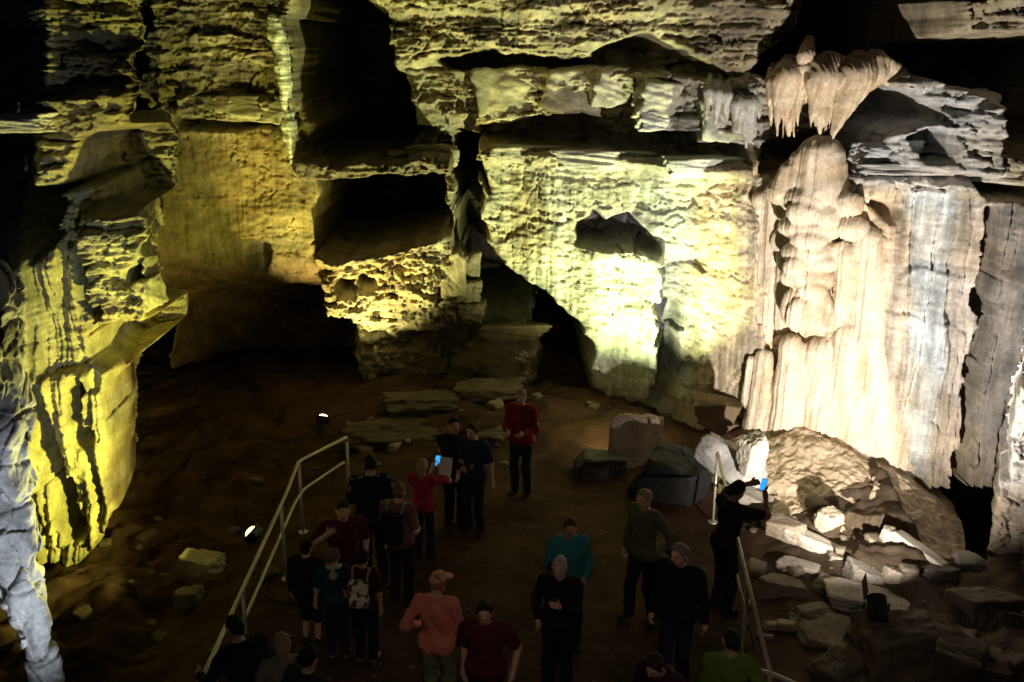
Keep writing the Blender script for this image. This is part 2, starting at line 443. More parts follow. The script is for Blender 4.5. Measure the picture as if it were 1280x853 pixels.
# ------------------------------------------------------------------ left buttress
def ybut(X, Z): return 13.5 + .45 * (X + 6.2) + 0.0 * Z
dl, al, cl = newlayers(0.0, (.7, 1.1, 0.0), (.36, .33, .17))
butt_out = [(55, -140), (182, -140), (186, 60), (176, 150), (190, 185), (180, 235), (206, 262), (208, 398), (204, 436), (164, 462), (166, 560), (168, 620), (150, 660), (118, 700), (40, 710), (10, 560), (12, 340), (40, 300), (55, 190), (48, 120)]
paint(dl, [
    ([(70, 40), (176, 40), (176, 120), (70, 120)], .18, 5),
    ([(60, 128), (150, 115), (120, 175), (60, 190)], -.15, 4),
    ([(110, 170), (200, 150), (200, 250), (150, 262), (90, 245), (60, 300), (40, 335), (40, 235), (90, 235)], 1.5, 3),
    ([(55, 190), (100, 185), (98, 225), (62, 228)], -.25, 3),
    ([(80, 240), (120, 228), (128, 250), (90, 258)], -.1, 3),
    ([(112, 268), (206, 258), (206, 340), (206, 400), (130, 398), (112, 330)], -.45, 3),
    ([(168, 330), (192, 316), (198, 345), (172, 352)], .5, 2),
    ([(120, 400), (210, 396), (208, 430), (150, 455), (118, 440)], 1.6, 3),
    ([(20, 330), (112, 300), (125, 400), (112, 440), (25, 470)], -.1, 4),
    ([(20, 466), (150, 450), (165, 640), (100, 720), (20, 720)], -.3, 4),
    ([(42, 470), (62, 470), (112, 660), (96, 668)], .9, 3), ([(98, 468), (112, 466), (120, 540), (110, 545)], .7, 3), ([(100, 300), (112, 300), (124, 380), (114, 384)], .7, 3),
    ([(150, 460), (216, 452), (222, 640), (166, 670)], .4, 4),
])
paint(al, [
    (rect(15, 300, 112, 720), (.06, .45, 1.1), 5),
    (rect(15, 455, 165, 720), (.06, .45, 1.25), 5),
    (rect(148, 455, 230, 660), (.2, .6, .3), 5),
])
paint(cl, [
    (rect(70, 40, 176, 125), (.20, .17, .09), 6),
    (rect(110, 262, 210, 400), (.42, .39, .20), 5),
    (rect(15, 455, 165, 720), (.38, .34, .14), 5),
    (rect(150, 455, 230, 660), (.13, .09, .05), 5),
])
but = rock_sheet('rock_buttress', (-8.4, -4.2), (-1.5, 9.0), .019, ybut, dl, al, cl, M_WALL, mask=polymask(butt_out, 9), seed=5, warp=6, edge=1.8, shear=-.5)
tag(but, 'yellow lit rock buttress of stacked ledges above leaning fluted foot', 'rock')

# ------------------------------------------------------------------ pillars in front, left and right
dl, al, cl = newlayers(0.0, (.12, .9, .2), (.46, .44, .41))
cout = [(1290, 400), (1276, 440), (1266, 500), (1256, 570), (1250, 620), (1236, 670), (1236, 725), (1250, 760), (1420, 760), (1420, 380)]
paint(cl, [(rect(1230, 620, 1420, 780), (.36, .29, .22), 6)])
paint(dl, [([(1240, 600), (1420, 640), (1420, 780), (1230, 780)], .22, 4)])
o = rock_sheet('rock_pillar', (5.2, 8.0), (-.8, 4.4), .017, lambda X, Z: 11.6 - .5 * (X - 6.0), dl, al, cl, M_WALL, mask=polymask(cout, 6), seed=12, warp=3, edge=.9, shear=.65)
tag(o, 'pale bulging rock pillar beside the black undercut of the fluted wall', 'rock')

# ------------------------------------------------------------------ signed distance shapes turned into continuous skins
def surface_nets(f, org, h):
    ins = f < 0
    nx, ny, nz = f.shape
    def cs(a, dx, dy, dz): return a[dx:nx - 1 + dx, dy:ny - 1 + dy, dz:nz - 1 + dz]
    cnt = sum(cs(ins, a, b, c).astype(np.int8) for a in (0, 1) for b in (0, 1) for c in (0, 1))
    act = (cnt > 0) & (cnt < 8)
    I = np.argwhere(act)
    if len(I) == 0: return np.zeros((0, 3)), np.zeros((0, 4), int)
    acc = np.zeros((len(I), 3)); num = np.zeros(len(I))
    cor = {(a, b, c): f[I[:, 0] + a, I[:, 1] + b, I[:, 2] + c] for a in (0, 1) for b in (0, 1) for c in (0, 1)}
    for a, b, c in cor:
        for ax in range(3):
            k = [a, b, c]
            if k[ax]: continue
            k2 = k[:]; k2[ax] = 1
            v0, v1 = cor[(a, b, c)], cor[tuple(k2)]
            cr = (v0 < 0) != (v1 < 0)
            t = np.where(cr, v0 / np.where(cr, v0 - v1, 1), 0)
            p = np.tile(np.array(k, float), (len(I), 1)); p[:, ax] += t
            acc += p * cr[:, None]; num += cr
    V = (I + acc / num[:, None]) * h + org
    idx = np.full(act.shape, -1); idx[tuple(I.T)] = np.arange(len(I))
    Q = []
    for ax in range(3):
        sl0 = [slice(1, -1)] * 3; sl0[ax] = slice(0, -1)
        sl1 = [slice(1, -1)] * 3; sl1[ax] = slice(1, None)
        s0, s1 = ins[tuple(sl0)], ins[tuple(sl1)]
        E = np.argwhere(s0 != s1)
        if len(E) == 0: continue
        fl = s0[tuple(E.T)]
        o = np.array([1, 1, 1]); o[ax] = 0; E = E + o
        u, v = [(1, 2), (2, 0), (0, 1)][ax]
        def at(du, dv):
            e = E.copy(); e[:, u] -= du; e[:, v] -= dv
            return idx[e[:, 0], e[:, 1], e[:, 2]]
        q = np.stack([at(1, 1), at(0, 1), at(0, 0), at(1, 0)], -1)
        q[~fl] = q[~fl][:, ::-1]
        Q.append(q)
    Q = np.concatenate(Q); Q = Q[(Q >= 0).all(1)]
    return V, Q
def cap(a, b, ra, rb): return ('c', np.array(a, float), np.array(b, float), ra, rb)
def ell(c, r, R=None): return ('e', np.array(c, float), np.array(r, float), R)
def rbox(c, s, r, R=None): return ('b', np.array(c, float), np.array(s, float), r, R)
def sd(p, P):
    if p[0] == 'c':
        a, b = p[1], p[2]; ab = b - a; L = max(ab @ ab, 1e-9)
        w = P - a.astype(np.float32); t = np.clip((w @ ab.astype(np.float32)) / L, 0, 1)
        return np.linalg.norm(w - t[..., None] * ab.astype(np.float32), axis=-1) - (p[3] + (p[4] - p[3]) * t)
    if p[0] == 'e':
        q = P - p[1].astype(np.float32)
        if p[3] is not None: q = q @ p[3].astype(np.float32)
        k0 = np.linalg.norm(q / p[2].astype(np.float32), axis=-1); k1 = np.linalg.norm(q / (p[2] ** 2).astype(np.float32), axis=-1)
        return k0 * (k0 - 1) / np.maximum(k1, 1e-6)
    q = P - p[1].astype(np.float32)
    if p[4] is not None: q = q @ p[4].astype(np.float32)
    q = np.abs(q) - (p[2] - p[3]).astype(np.float32)
    return np.linalg.norm(np.maximum(q, 0), axis=-1) + np.minimum(q.max(-1), 0) - p[3]
def sdf_mesh(prims, h, k=.03, infl=0.0, cuts=None, fold=0.0, pad=.05, seed=0, disp=None):
    boxes = []
    for p in prims:
        if p[0] == 'c':
            r = max(p[3], p[4]); pts = np.array([p[1] - r, p[2] - r, p[1] + r, p[2] + r])
        else:
            r = np.linalg.norm(p[2]) if p[-1] is not None else p[2]; pts = np.array([p[1] - r, p[1] + r])
        boxes.append((pts.min(0), pts.max(0)))
    lo = np.min([b[0] for b in boxes], 0) - pad - infl; hi = np.max([b[1] for b in boxes], 0) + pad + infl
    n = np.ceil((hi - lo) / h).astype(int) + 1
    ax = [(lo[i] + h * np.arange(n[i])).astype(np.float32) for i in range(3)]
    d = np.full(tuple(n), .3, np.float32)
    for p, (b0, b1) in zip(prims, boxes):
        kk = k if not (p[0] == 'c' and max(p[3], p[4]) < .014) else .006
        mg = kk + infl + 3 * h + abs(fold) * 2 + (.06 if disp is not None else 0)
        i0 = np.maximum(np.floor((b0 - mg - lo) / h).astype(int), 0); i1 = np.minimum(np.ceil((b1 + mg - lo) / h).astype(int) + 1, n)
        sl = tuple(slice(i0[i], i1[i]) for i in range(3))
        G = np.stack(np.meshgrid(*[ax[i][sl[i]] for i in range(3)], indexing='ij'), -1)
        e = sd(p, G); c = d[sl]
        t = np.clip(.5 + .5 * (c - e) / kk, 0, 1)
        d[sl] = c * (1 - t) + e * t - kk * t * (1 - t)
    d = d - infl
    if fold or cuts or disp is not None:
        G = np.stack(np.meshgrid(*ax, indexing='ij'), -1)
        if fold:
            d = d + fold * (np.sin(G[..., 2] * 46 + 5 * np.sin(G[..., 0] * 13 + seed) + 3 * np.sin(G[..., 1] * 17)) * .6 + np.sin(G[..., 0] * 33 + G[..., 2] * 18 + seed))
        if disp is not None:
            m_ = np.abs(d) < .12
            d[m_] += disp(G[m_])
        if cuts:
            for fn in cuts: d = np.maximum(d, fn(G))
    return surface_nets(d, lo, h)

# ------------------------------------------------------------------ flowstone column
def pc(px, py, Y): return np.array(atY(px, py, Y))
# cold white pillar at the left
def left_pillar():
    P_ = [(-70, 410, 92), (-42, 470, 62), (-30, 520, 56), (-8, 600, 40), (14, 690, 29), (30, 745, 25), (44, 790, 20), (58, 850, 17), (72, 920, 16), (92, 1010, 18), (104, 1070, 22)]
    pr = [cap(pc(x0, y0, 8.9), pc(x1, y1, 8.9), r0 * .0086, r1 * .0086) for (x0, y0, r0), (x1, y1, r1) in zip(P_, P_[1:])]
    def dsp(G):
        q = G[:, 0] * 1.0 + .8 * G[:, 1]; r_ = G[:, 0] * .7 - G[:, 1]
        h, b = facets(q * 3.0 + .3 * gn(q * 4, G[:, 2] * 4, 431), G[:, 2] * 1.9, 432)
        h2, b2 = facets(r_ * 6.0, G[:, 2] * 5.0 + q, 436)
        return -.05 * h - .022 * h2 + .05 * np.exp(-(b / .05) ** 2) * .5 - .035 * fbm(q * 3, G[:, 2] * 3 + r_, 4, 434) + .04 * np.exp(-((np.mod(G[:, 2] + .12 * gn(q * 2, r_ * 2, 435), .93) - .4) / .02) ** 2)
    V, Q = sdf_mesh(pr, .0155, k=.06, disp=dsp, pad=.12)
    r0 = pc(104, 1070, 8.9)
    st = fbm(V[:, 0:1] * 1.8 + V[:, 1:2], V[:, 2:3] * 1.4, 5, 437)
    C = np.array((.43, .42, .415)) * (1 + .3 * st) * (1 - .45 * sstep(.1, .4, fbm(V[:, 0:1] * 2.6, V[:, 2:3] * 2.2 + V[:, 1:2], 4, 438)))
    o = meshobj('rock_pillar', V - r0, Q, M_WALL, None, np.clip(C, .03, .8)); o.location = r0
    tag(o, 'cold white rock pillar tapering downward in front of the yellow buttress', 'rock')
left_pillar()
PXM = .0126   # metres per photo pixel at the column
def fcap(x0, y0, x1, y1, r0, r1, Ya, Yb=None):
    return cap(pc(x0, y0, Ya), pc(x1, y1, Ya if Yb is None else Yb), r0 * PXM, r1 * PXM)
def fell(x, y, rx, ry, Y, dp=.62): return ell(pc(x, y, Y), (rx * PXM, rx * PXM * dp, ry * PXM))
def yl(px): return 14.98 - (px - 1020) * .0105
TIERS = [fcap(1024, 196, 1022, 236, 28, 34, 14.92), fell(1020, 250, 44, 22, 14.84), fell(1017, 284, 45, 20, 14.84), fell(1018, 316, 42, 20, 14.88),
      fell(1012, 346, 38, 20, 14.90), fell(1008, 384, 34, 34, 14.92), fell(1004, 266, 22, 16, 14.62), fell(1034, 270, 20, 16, 14.60), fell(1012, 300, 24, 14, 14.62), fell(1032, 330, 20, 13, 14.66), fell(996, 334, 18, 15, 14.70),
      fell(1015, 364, 20, 14, 14.70), fell(998, 394, 16, 24, 14.72), fell(1018, 400, 15, 20, 14.72),
      fcap(1042, 192, 1048, 236, 13, 18, 14.92), fcap(1000, 200, 994, 246, 13, 20, 14.96), fcap(985, 215, 975, 240, 12, 18, 15.0),
      fell(1062, 256, 20, 16, yl(1062)), fell(1066, 286, 22, 16, yl(1066) + .04), fell(984, 262, 20, 16, yl(984)), fell(980, 300, 18, 22, yl(980) + .04), fell(1052, 316, 16, 16, yl(1052))]
APRON = [fcap(1024, 440, 1036, 562, 22, 48, 14.98, 14.84), fcap(990, 432, 984, 560, 17, 32, 15.06, 15.0), fcap(956, 446, 948, 536, 12, 24, 15.34, 15.28),
      fcap(940, 452, 936, 500, 8, 12, 15.44), fcap(968, 240, 960, 420, 15, 13, yl(965) + .10), fcap(984, 300, 978, 405, 15, 13, yl(980) + .04), fcap(950, 250, 943, 430, 12, 13, yl(950) + .10),
      fcap(1058, 320, 1052, 392, 16, 11, yl(1056) + .04), fcap(1060, 420, 1076, 572, 20, 46, yl(1064) + .24, yl(1080) + .22), fcap(1090, 430, 1110, 580, 20, 40, yl(1096) + .34, yl(1108) + .26),
      fcap(1086, 300, 1092, 420, 18, 24, yl(1086) + .28), fcap(915, 250, 905, 460, 18, 24, yl(910) + .22), fcap(930, 300, 924, 450, 12, 16, yl(928) + .16)]
def run(G):
    q = G[:, 0] - .75 * G[:, 1]
    return .034 * np.abs(gn(q * 6.0, G[:, 2] * .35, 401)) + .022 * np.abs(gn(q * 14.0, G[:, 2] * .5, 402)) + .010 * np.abs(gn(q * 27.0, G[:, 2] * .6, 404)) - .022 * fbm(q * 2.2, G[:, 2] * 2.6, 4, 403)
root = empty('flowstone_column', pc(1030, 560, 14.8))
tag(root, 'cream flowstone column of stacked rounded tiers on the bright wall', 'flowstone')
for nm, pr_, k_ in (('tier_stack', TIERS, .04), ('apron', APRON, .10)):
    V, Q = sdf_mesh(pr_, .0165, k=k_, disp=run)
    yw = ywall(V[:, 0]) + .12
    kp = (V[:, 1] < yw)
    Q = Q[kp[Q].any(1)]
    q = V[:, 0] - .75 * V[:, 1]
    tint = fbm(q * 3.0, V[:, 2] * .7, 4, 131)[:, None]; tint2 = sstep(.12, .5, fbm(q * 2.2, V[:, 2] * 1.1, 4, 137))[:, None]
    C = np.array(CREAM) * (1 + .10 * tint) * (1 - tint2 * np.array((.06, .14, .22)))
    V, Q, C = compact(V, Q, np.clip(C, .02, .9))
    meshobj(nm, V - np.array(root.location), Q, M_FLOW, root, C)

# hanging drapery above the column: fluted cones
Yd = 14.55
root = empty('stalactite_curtain', atY(1030, 60, Yd))
tag(root, 'cream stalactite curtain hanging under the dark roof above the flowstone column', 'stalactite')
def hang(name, prims, k=.045, col=(.64, .51, .36)):
    def dsp(G):
        q = G[:, 0] + .5 * G[:, 1]
        return .040 * np.abs(gn(q * 9.0, G[:, 2] * .4, 411)) + .022 * np.abs(gn(q * 22.0, G[:, 2] * .7, 412)) - .012 * fbm(q * 5, G[:, 2] * 4, 3, 413)
    V, Q = sdf_mesh(prims, .0125, k=k, disp=dsp)
    C = np.array(col) * (1 + .16 * fbm(V[:, 0] * 6, V[:, 2] * 2, 3, 151)[:, None]) * (1 - .3 * sstep(.1, .5, fbm(V[:, 0] * 3, V[:, 2] * 3, 3, 319))[:, None] * np.array((.5, .8, 1.)))
    return meshobj(name, V - np.array(root.location), Q, M_FLOW, root, np.clip(C, .02, .9))
def tip(x0, y0, x1, y1, r0, r1, dY=0.0, up=1.0):
    """a hanging point: from a wide shoulder leaning back into the roof down to a narrow tip"""
    return [fcap(x0, y0, x1, y1, r0, r1, Yd + dY), fcap(x0 + 3, y0 - 22, x0, y0, r0 * .6, r0, Yd + dY + .8 * up, Yd + dY)]
def many(L):
    out = []
    for t in L: out += tip(*t)
    return out
hang('drapery', many([(984, 98, 986, 168, 18, 3, .28), (972, 104, 972, 176, 10, 1.2, .24), (999, 104, 997, 168, 8, 1.5, .27), (979, 112, 979, 172, 6, 1.0, .2), (990, 112, 993, 172, 6, 1.2, .2), (963, 104, 964, 158, 8, 1.6, .34), (1008, 72, 1008, 126, 12, 3, .2)]), .05)
hang('drapery', many([(1028, 98, 1025, 166, 18, 3, .05), (1017, 104, 1013, 168, 8, 1.2, .02), (1040, 100, 1036, 160, 10, 1.6, .02), (1022, 108, 1019, 158, 6, 1.2, -.02), (1033, 108, 1031, 164, 6, 1.2, -.02)])
     + [fell(1038, 78, 20, 14, Yd + .16), fell(1030, 84, 34, 12, Yd + .22)], .10)
hang('drapery', many([(1070, 96, 1041, 174, 20, 1.6, -.05), (1088, 92, 1056, 148, 16, 1.8, .02), (1056, 100, 1039, 166, 13, 1.6, -.02), (1078, 100, 1047, 162, 12, 1.5, -.11), (1098, 90, 1074, 122, 11, 2, .05)])
     + [fell(1084, 76, 24, 9, Yd + .1), fell(1104, 76, 12, 8, Yd + .06), fell(1119, 86, 13, 9, Yd + .12), fell(1110, 98, 9, 10, Yd + .12), fell(1126, 104, 18, 7, Yd + .22), fell(1070, 84, 40, 12, Yd + .28)], .09)
# pale drapery on the ledge left of it
Ye = float(ywall(3.75)) - .52
root = empty('calcite_drapery', atY(915, 120, Ye))
tag(root, 'grey white calcite drapery dripping over the ledge beside the stalactite curtain', 'calcite')
Yd0, Yd = Yd, Ye
hang('drapery', many([(886, 116, 884, 146, 8, 2.5, .1), (897, 118, 895, 158, 8, 2.4, .05), (908, 120, 908, 150, 8, 3, .08)]), .05, (.48, .47, .42))
hang('drapery', many([(924, 132, 922, 160, 12, 8, .05), (938, 130, 940, 178, 10, 5, .02), (930, 140, 933, 184, 8, 3, .0), (949, 124, 950, 160, 7, 2.4, .1)]), .05, (.48, .47, .42))
Yd = Yd0
# ribbed calcite strip running down the corner of the recess
def ribbon():
    Yr = 18.62
    P_ = [(341, 24, 6), (347, 44, 9), (350, 62, 8), (352, 84, 8.5), (354, 104, 7), (355, 122, 5), (358, 142, 4), (360, 156, 7), (363, 172, 8), (363, 188, 5), (364, 204, 2)]
    pr = [cap(pc(x0, y0, Yr), pc(x1, y1, Yr), r0 * .0158, r1 * .0158) for (x0, y0, r0), (x1, y1, r1) in zip(P_, P_[1:])]
    pr += [cap(pc(x0 + 6, y0, Yr + .1), pc(x1 + 6, y1, Yr + .1), r0 * .010, r1 * .010) for (x0, y0, r0), (x1, y1, r1) in zip(P_[1:], P_[2:-2])]
    def dsp(G): return .016 * gn(G[:, 2] * 13, G[:, 0] * 2 + .3, 421) + .010 * gn(G[:, 2] * 31, G[:, 0] * 5, 422) + .03 * fbm(G[:, 0] * 5, G[:, 2] * 2.4, 3, 423)
    V, Q = sdf_mesh(pr, .014, k=.04, disp=dsp)
    r0 = pc(341, 24, Yr)
    o = meshobj('calcite_ribbon', V - r0, Q, M_FLOW, None, np.array((.56, .57, .42)) * (1 + .3 * fbm(V[:, 0:1] * 6, V[:, 2:3] * 6, 3, 424)))
    o.location = r0
    tag(o, 'narrow ribbed pale calcite ribbon running down the edge of the brown panel', 'calcite')
ribbon()

# ------------------------------------------------------------------ ground
def ground_z(X, Y):
    z = .05 * fbm(X * .5, Y * .5, 4, 200) + .018 * fbm(X * 3, Y * 3, 3, 205)
    left = sstep(-2.9, -4.6, X + (Y - 12.5) * -.12)
    z = z - left * (.65 + .25 * fbm(X * .9, Y * .9, 4, 210)) * sstep(19, 14, Y)
    rr = X - (2.75 + .10 * (Y - 10))
    right = sstep(.1, 2.4, rr)
    z = z + right * (.12 + .30 * sstep(9.5, 13.0, Y)) + right * .14 * fbm(X * 1.3, Y * 1.3, 4, 215)
    z = z - 1.2 * sstep(5.5, 6.1, X - .1 * (Y - 12)) * sstep(11.3, 12.2, Y)
    h, b = facets(X * 1.1, Y * 1.1, 218)
    z = z + (right * .16 + left * .12) * h
    back = sstep(14.2, 16.8, Y) * sstep(3.5, 2.0, X) * sstep(-3.5, -2.0, X)
    z = z + back * (.28 + .16 * fbm(X * .8, Y * 1.6, 4, 220))
    return z
xs = np.arange(-12, 10.5, .055); ys = np.arange(3.0, 21.6, .055)
X, Y = np.meshgrid(xs, ys)
Zg = ground_z(X, Y)
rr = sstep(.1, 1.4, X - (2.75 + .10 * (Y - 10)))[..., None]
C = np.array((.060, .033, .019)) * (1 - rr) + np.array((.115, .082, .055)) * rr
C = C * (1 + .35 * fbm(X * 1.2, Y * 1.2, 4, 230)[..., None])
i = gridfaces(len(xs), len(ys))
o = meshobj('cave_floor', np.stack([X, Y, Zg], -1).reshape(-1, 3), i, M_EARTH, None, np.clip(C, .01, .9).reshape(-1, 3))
tag(o, 'trodden brown earth floor of the cave', kind='structure')
def gz(x, y): return float(ground_z(np.array([[x]]), np.array([[y]]))[0, 0])

# ------------------------------------------------------------------ rocks
def ico(sub):
    import bmesh
    bm = bmesh.new(); bmesh.ops.create_icosphere(bm, subdivisions=sub, radius=1)
    V = np.array([v.co[:] for v in bm.verts]); Fc = np.array([[v.index for v in f.verts] for f in bm.faces]); bm.free()
    return V, Fc
ICO = {k: ico(k) for k in (2, 3, 5)}
def rock_mesh(size, seed, sub=5, box=.75, nplanes=9, rough=.035, boxy=True, cap_=1.45):
    V, Fc = ICO[sub]
    r = np.random.RandomState(seed)
    N = []; Dd = []
    if boxy:
        for ax in range(3):
            for s in (-1, 1):
                v = np.zeros(3); v[ax] = s; v += r.normal(0, .13, 3); N.append(v / np.linalg.norm(v)); Dd.append(r.uniform(.82, 1.0) * box)
    for _ in range(nplanes):
        v = r.normal(0, 1, 3); N.append(v / np.linalg.norm(v)); Dd.append(r.uniform(.80, 1.15) * (box + .17))
    N = np.array(N); Dd = np.array(Dd)
    q = V @ N.T
    with np.errstate(divide='ignore'):
        R = np.where(q > 1e-3, Dd / np.maximum(q, 1e-3), 9).min(1)
    R = np.minimum(R, cap_)
    P = V * R[:, None]
    a = fbm(P[:, 0] * 2 + seed, P[:, 2] * 2 + P[:, 1], 4, 240) + .6 * fbm(P[:, 1] * 4 - seed, P[:, 2] * 4 + P[:, 0] * 2, 3, 247)
    P = P * (1 + rough * a[:, None])
    return P * np.array(size) / .8 * .5, Fc
def rock(name, px, py, Z, size, seed, col, rz=0, tilt=(0, 0), sub=5, parent=None, Y=None, sink=.3, box=.75, rough=.06, label=None, cat='rock', group=None, kind=None):
    P = atZ(px, py, Z) if Y is None else atY(px, py, Y)
    V, Fc = rock_mesh(size, seed, sub, box, rough=rough, nplanes=9 if Y is None else 5, cap_=1.45 if Y is None else 1.75)
    R = np.array(Matrix.Rotation(rz, 3, 'Z') @ Matrix.Rotation(tilt[0], 3, 'X') @ Matrix.Rotation(tilt[1], 3, 'Y'))
    V = V @ R.T
    if Y is None:
        off = -V[:, 2].min() - sink * size[2]
    else: off = 0
    V = V + np.array((0, 0, off))
    C = np.array(col) * (1 + .22 * fbm(V[:, 0:1] * 2.5 + seed, V[:, 2:3] * 2.5 + V[:, 1:2], 4, 250))
    o = meshobj(name, V, Fc, M_BOUL, parent, np.clip(C, .01, .9))
    o.location = P
    if label: tag(o, label, cat, group, kind or 'thing')
    return o
R_ = math.radians
PALE, MID, DRK = (.50, .45, .37), (.30, .25, .20), (.12, .10, .085)
rock('limestone_slab', 795, 580, .0, (1.0, .16, 1.15), 3, (.26, .20, .16), R_(12), (R_(-24), R_(10)), label='tilted flat brown slab leaning in front of the black alcove', sink=.15)
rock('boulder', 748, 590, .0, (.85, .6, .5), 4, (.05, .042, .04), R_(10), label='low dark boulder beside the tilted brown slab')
rock('boulder', 842, 618, .0, (1.15, .7, 1.05), 5, (.02, .018, .018), R_(-25), (0, R_(10)), label='big boulder coloured near black for its shade between tilted brown slab and pale slab')  # near-black colour stands in for the shadow on its near face
rock('limestone_slab', 908, 600, .35, (1.15, .30, .55), 6, (.40, .38, .36), R_(-38), (R_(-25), R_(14)), label='grey white slab lying behind the right handrail', sink=.2)
rock('boulder', 940, 582, .75, (.42, .35, .60), 7, PALE, R_(20), (R_(8), 0), label='upright pale block at the upper corner of the flowstone mound', sink=.2)
rock('limestone_slab', 905, 540, .25, (.9, .6, .3), 8, (.20, .14, .09), R_(15), (0, R_(15)), label='brown rubble slab under the grey patch of wall')
rock('boulder', 895, 520, .6, (.9, .6, .45), 9, (.17, .115, .07), R_(-15), label='brown boulder against the foot of the cream wall')
rock('boulder', 884, 500, .6, (.14, .12, .12), 10, PALE, label='tiny white stone on the brown rubble', sub=3)
rock('limestone_slab', 1012, 690, .06, (1.0, .28, .20), 11, PALE, R_(-26), (0, R_(14)), label='long pale slab at the front edge of the flowstone mound', sink=.1)
rock('limestone_slab', 1060, 704, .06, (.75, .42, .18), 12, (.46, .40, .33), R_(-15), (0, R_(4)), label='flat pale slab next to long slab under the mound', sink=.1)
rock('limestone_slab', 1000, 712, .05, (.60, .30, .14), 13, PALE, R_(-30), label='thin white slab below the long pale slab', sink=.1)
rock('limestone_slab', 1142, 706, .15, (.80, .22, .26), 14, PALE, R_(-42), (R_(-15), R_(16)), label='long white broken slab sloping down right of the mound', sink=.1)
rock('limestone_slab', 1108, 690, .2, (.22, .18, .42), 15, (.47, .42, .35), R_(10), (R_(-12), R_(10)), label='short upright white slab propped against the long broken slab', sink=.1)
rock('boulder', 1122, 736, .1, (.42, .36, .34), 16, MID, R_(25), label='squarish brown boulder below the broken white slabs', sink=.15)
rock('boulder', 1082, 730, .1, (.50, .34, .28), 17, (.27, .235, .2), R_(-20), (0, R_(12)), label='wedge shaped brown boulder left of the squarish boulder', sink=.15)
rock('boulder', 1078, 708, .15, (.40, .30, .2), 18, (.28, .24, .2), R_(12), label='flat brown boulder tucked under the pale slabs', sink=.15)
rock('limestone_slab', 1092, 762, .0, (1.35, .55, .24), 19, PALE, R_(-16), (R_(4), R_(6)), label='broad bright white slab behind the black lamp', sink=.2)
rock('limestone_slab', 1045, 742, .0, (.6, .35, .2), 20, (.33, .28, .22), R_(-30), label='small brown slab at the left end of the broad white slab', sink=.2)
rock('boulder', 1108, 846, .0, (.95, .65, .88), 21, (.17, .13, .09), R_(12), (R_(8), R_(-6)), rough=.10, label='broken brown boulder carrying the black spotlight', sink=.15)
rock('boulder', 1175, 838, .0, (1.0, .6, .55), 61, (.16, .12, .085), R_(-20), (0, R_(10)), rough=.10, label='sloping brown boulder next to the spotlight boulder', sink=.25)
rock('boulder', 1052, 850, .0, (.7, .5, .5), 62, (.15, .12, .085), R_(30), (0, R_(-12)), rough=.10, label='rough brown boulder between spotlight boulder and right handrail', sink=.25)
rock('limestone_slab', 1050, 800, -.02, (1.3, .75, .22), 22, (.19, .15, .11), R_(-22), (R_(4), 0), label='broad brown slab below the dark ledge stone', sink=.3)
rock('limestone_slab', 1165, 810, .0, (1.1, .6, .25), 23, (.17, .13, .09), R_(-25), (0, R_(-5)), label='brown slab at the end of the dark ledge stone', sink=.3)
rock('boulder', 1229, 776, .05, (.80, .45, .60), 24, (.15, .11, .08), R_(15), label='brown boulder below the pale right pillar', sink=.3)
rock('boulder', 1208, 712, .1, (.40, .3, .24), 25, (.32, .29, .25), R_(10), label='grey stone in front of the black undercut', sink=.15)
rock('boulder', 1170, 735, .05, (.5, .4, .35), 26, (.11, .09, .07), R_(30), label='dark boulder at the lower end of the broken white slab', sink=.2)
rock('limestone_slab', 1190, 848, .0, (1.2, .7, .25), 27, (.12, .11, .06), R_(-12), label='dark olive slab among the lowest right rubble', sink=.3)
rock('boulder', 1260, 830, .0, (.9, .6, .4), 28, (.15, .11, .08), R_(40), label='dark boulder below the right pillar among low rubble', sink=.3)
rock('boulder', 1015, 775, .0, (.5, .35, .26), 29, (.16, .13, .09), R_(10), label='small brown boulder between handrail and broad white slab', sink=.3)
rock('boulder', 975, 740, .0, (.6, .4, .3), 30, (.18, .14, .10), R_(-10), label='brown boulder close to the right handrail', sink=.3)
rock('boulder', 980, 668, .2, (.6, .4, .3), 31, (.24, .19, .14), R_(-30), label='tan boulder behind the raised phone', sink=.2)
rock('boulder', 1036, 648, .45, (.40, .34, .28), 32, (.56, .46, .34), R_(35), (R_(10), 0), label='angular cream block standing proud of the flowstone mound', sink=.55)
rock('limestone_slab', 940, 640, .1, (.6, .4, .35), 33, (.36, .32, .27), R_(-35), (0, R_(10)), label='pale stone right behind the photographing person', sink=.2)
# centre back rocks
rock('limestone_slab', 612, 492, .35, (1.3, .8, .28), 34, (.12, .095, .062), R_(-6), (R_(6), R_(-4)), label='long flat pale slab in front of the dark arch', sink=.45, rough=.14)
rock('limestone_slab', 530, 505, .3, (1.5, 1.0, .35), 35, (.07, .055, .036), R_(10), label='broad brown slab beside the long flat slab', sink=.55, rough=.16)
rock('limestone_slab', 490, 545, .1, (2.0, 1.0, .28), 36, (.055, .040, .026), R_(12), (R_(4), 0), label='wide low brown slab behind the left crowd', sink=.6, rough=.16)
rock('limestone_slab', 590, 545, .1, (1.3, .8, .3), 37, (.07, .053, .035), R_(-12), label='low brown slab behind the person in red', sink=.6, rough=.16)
# left side
rock('boulder', 250, 712, -.3, (.60, .40, .30), 38, (.42, .38, .20), R_(-10), (0, R_(8)), label='lone yellow lit stone beside the bright floodlight', sink=.2)
rock('boulder', 235, 750, -.4, (.4, .3, .25), 39, (.16, .13, .08), R_(20), label='small dim stone below the yellow lit stone', sink=.3)

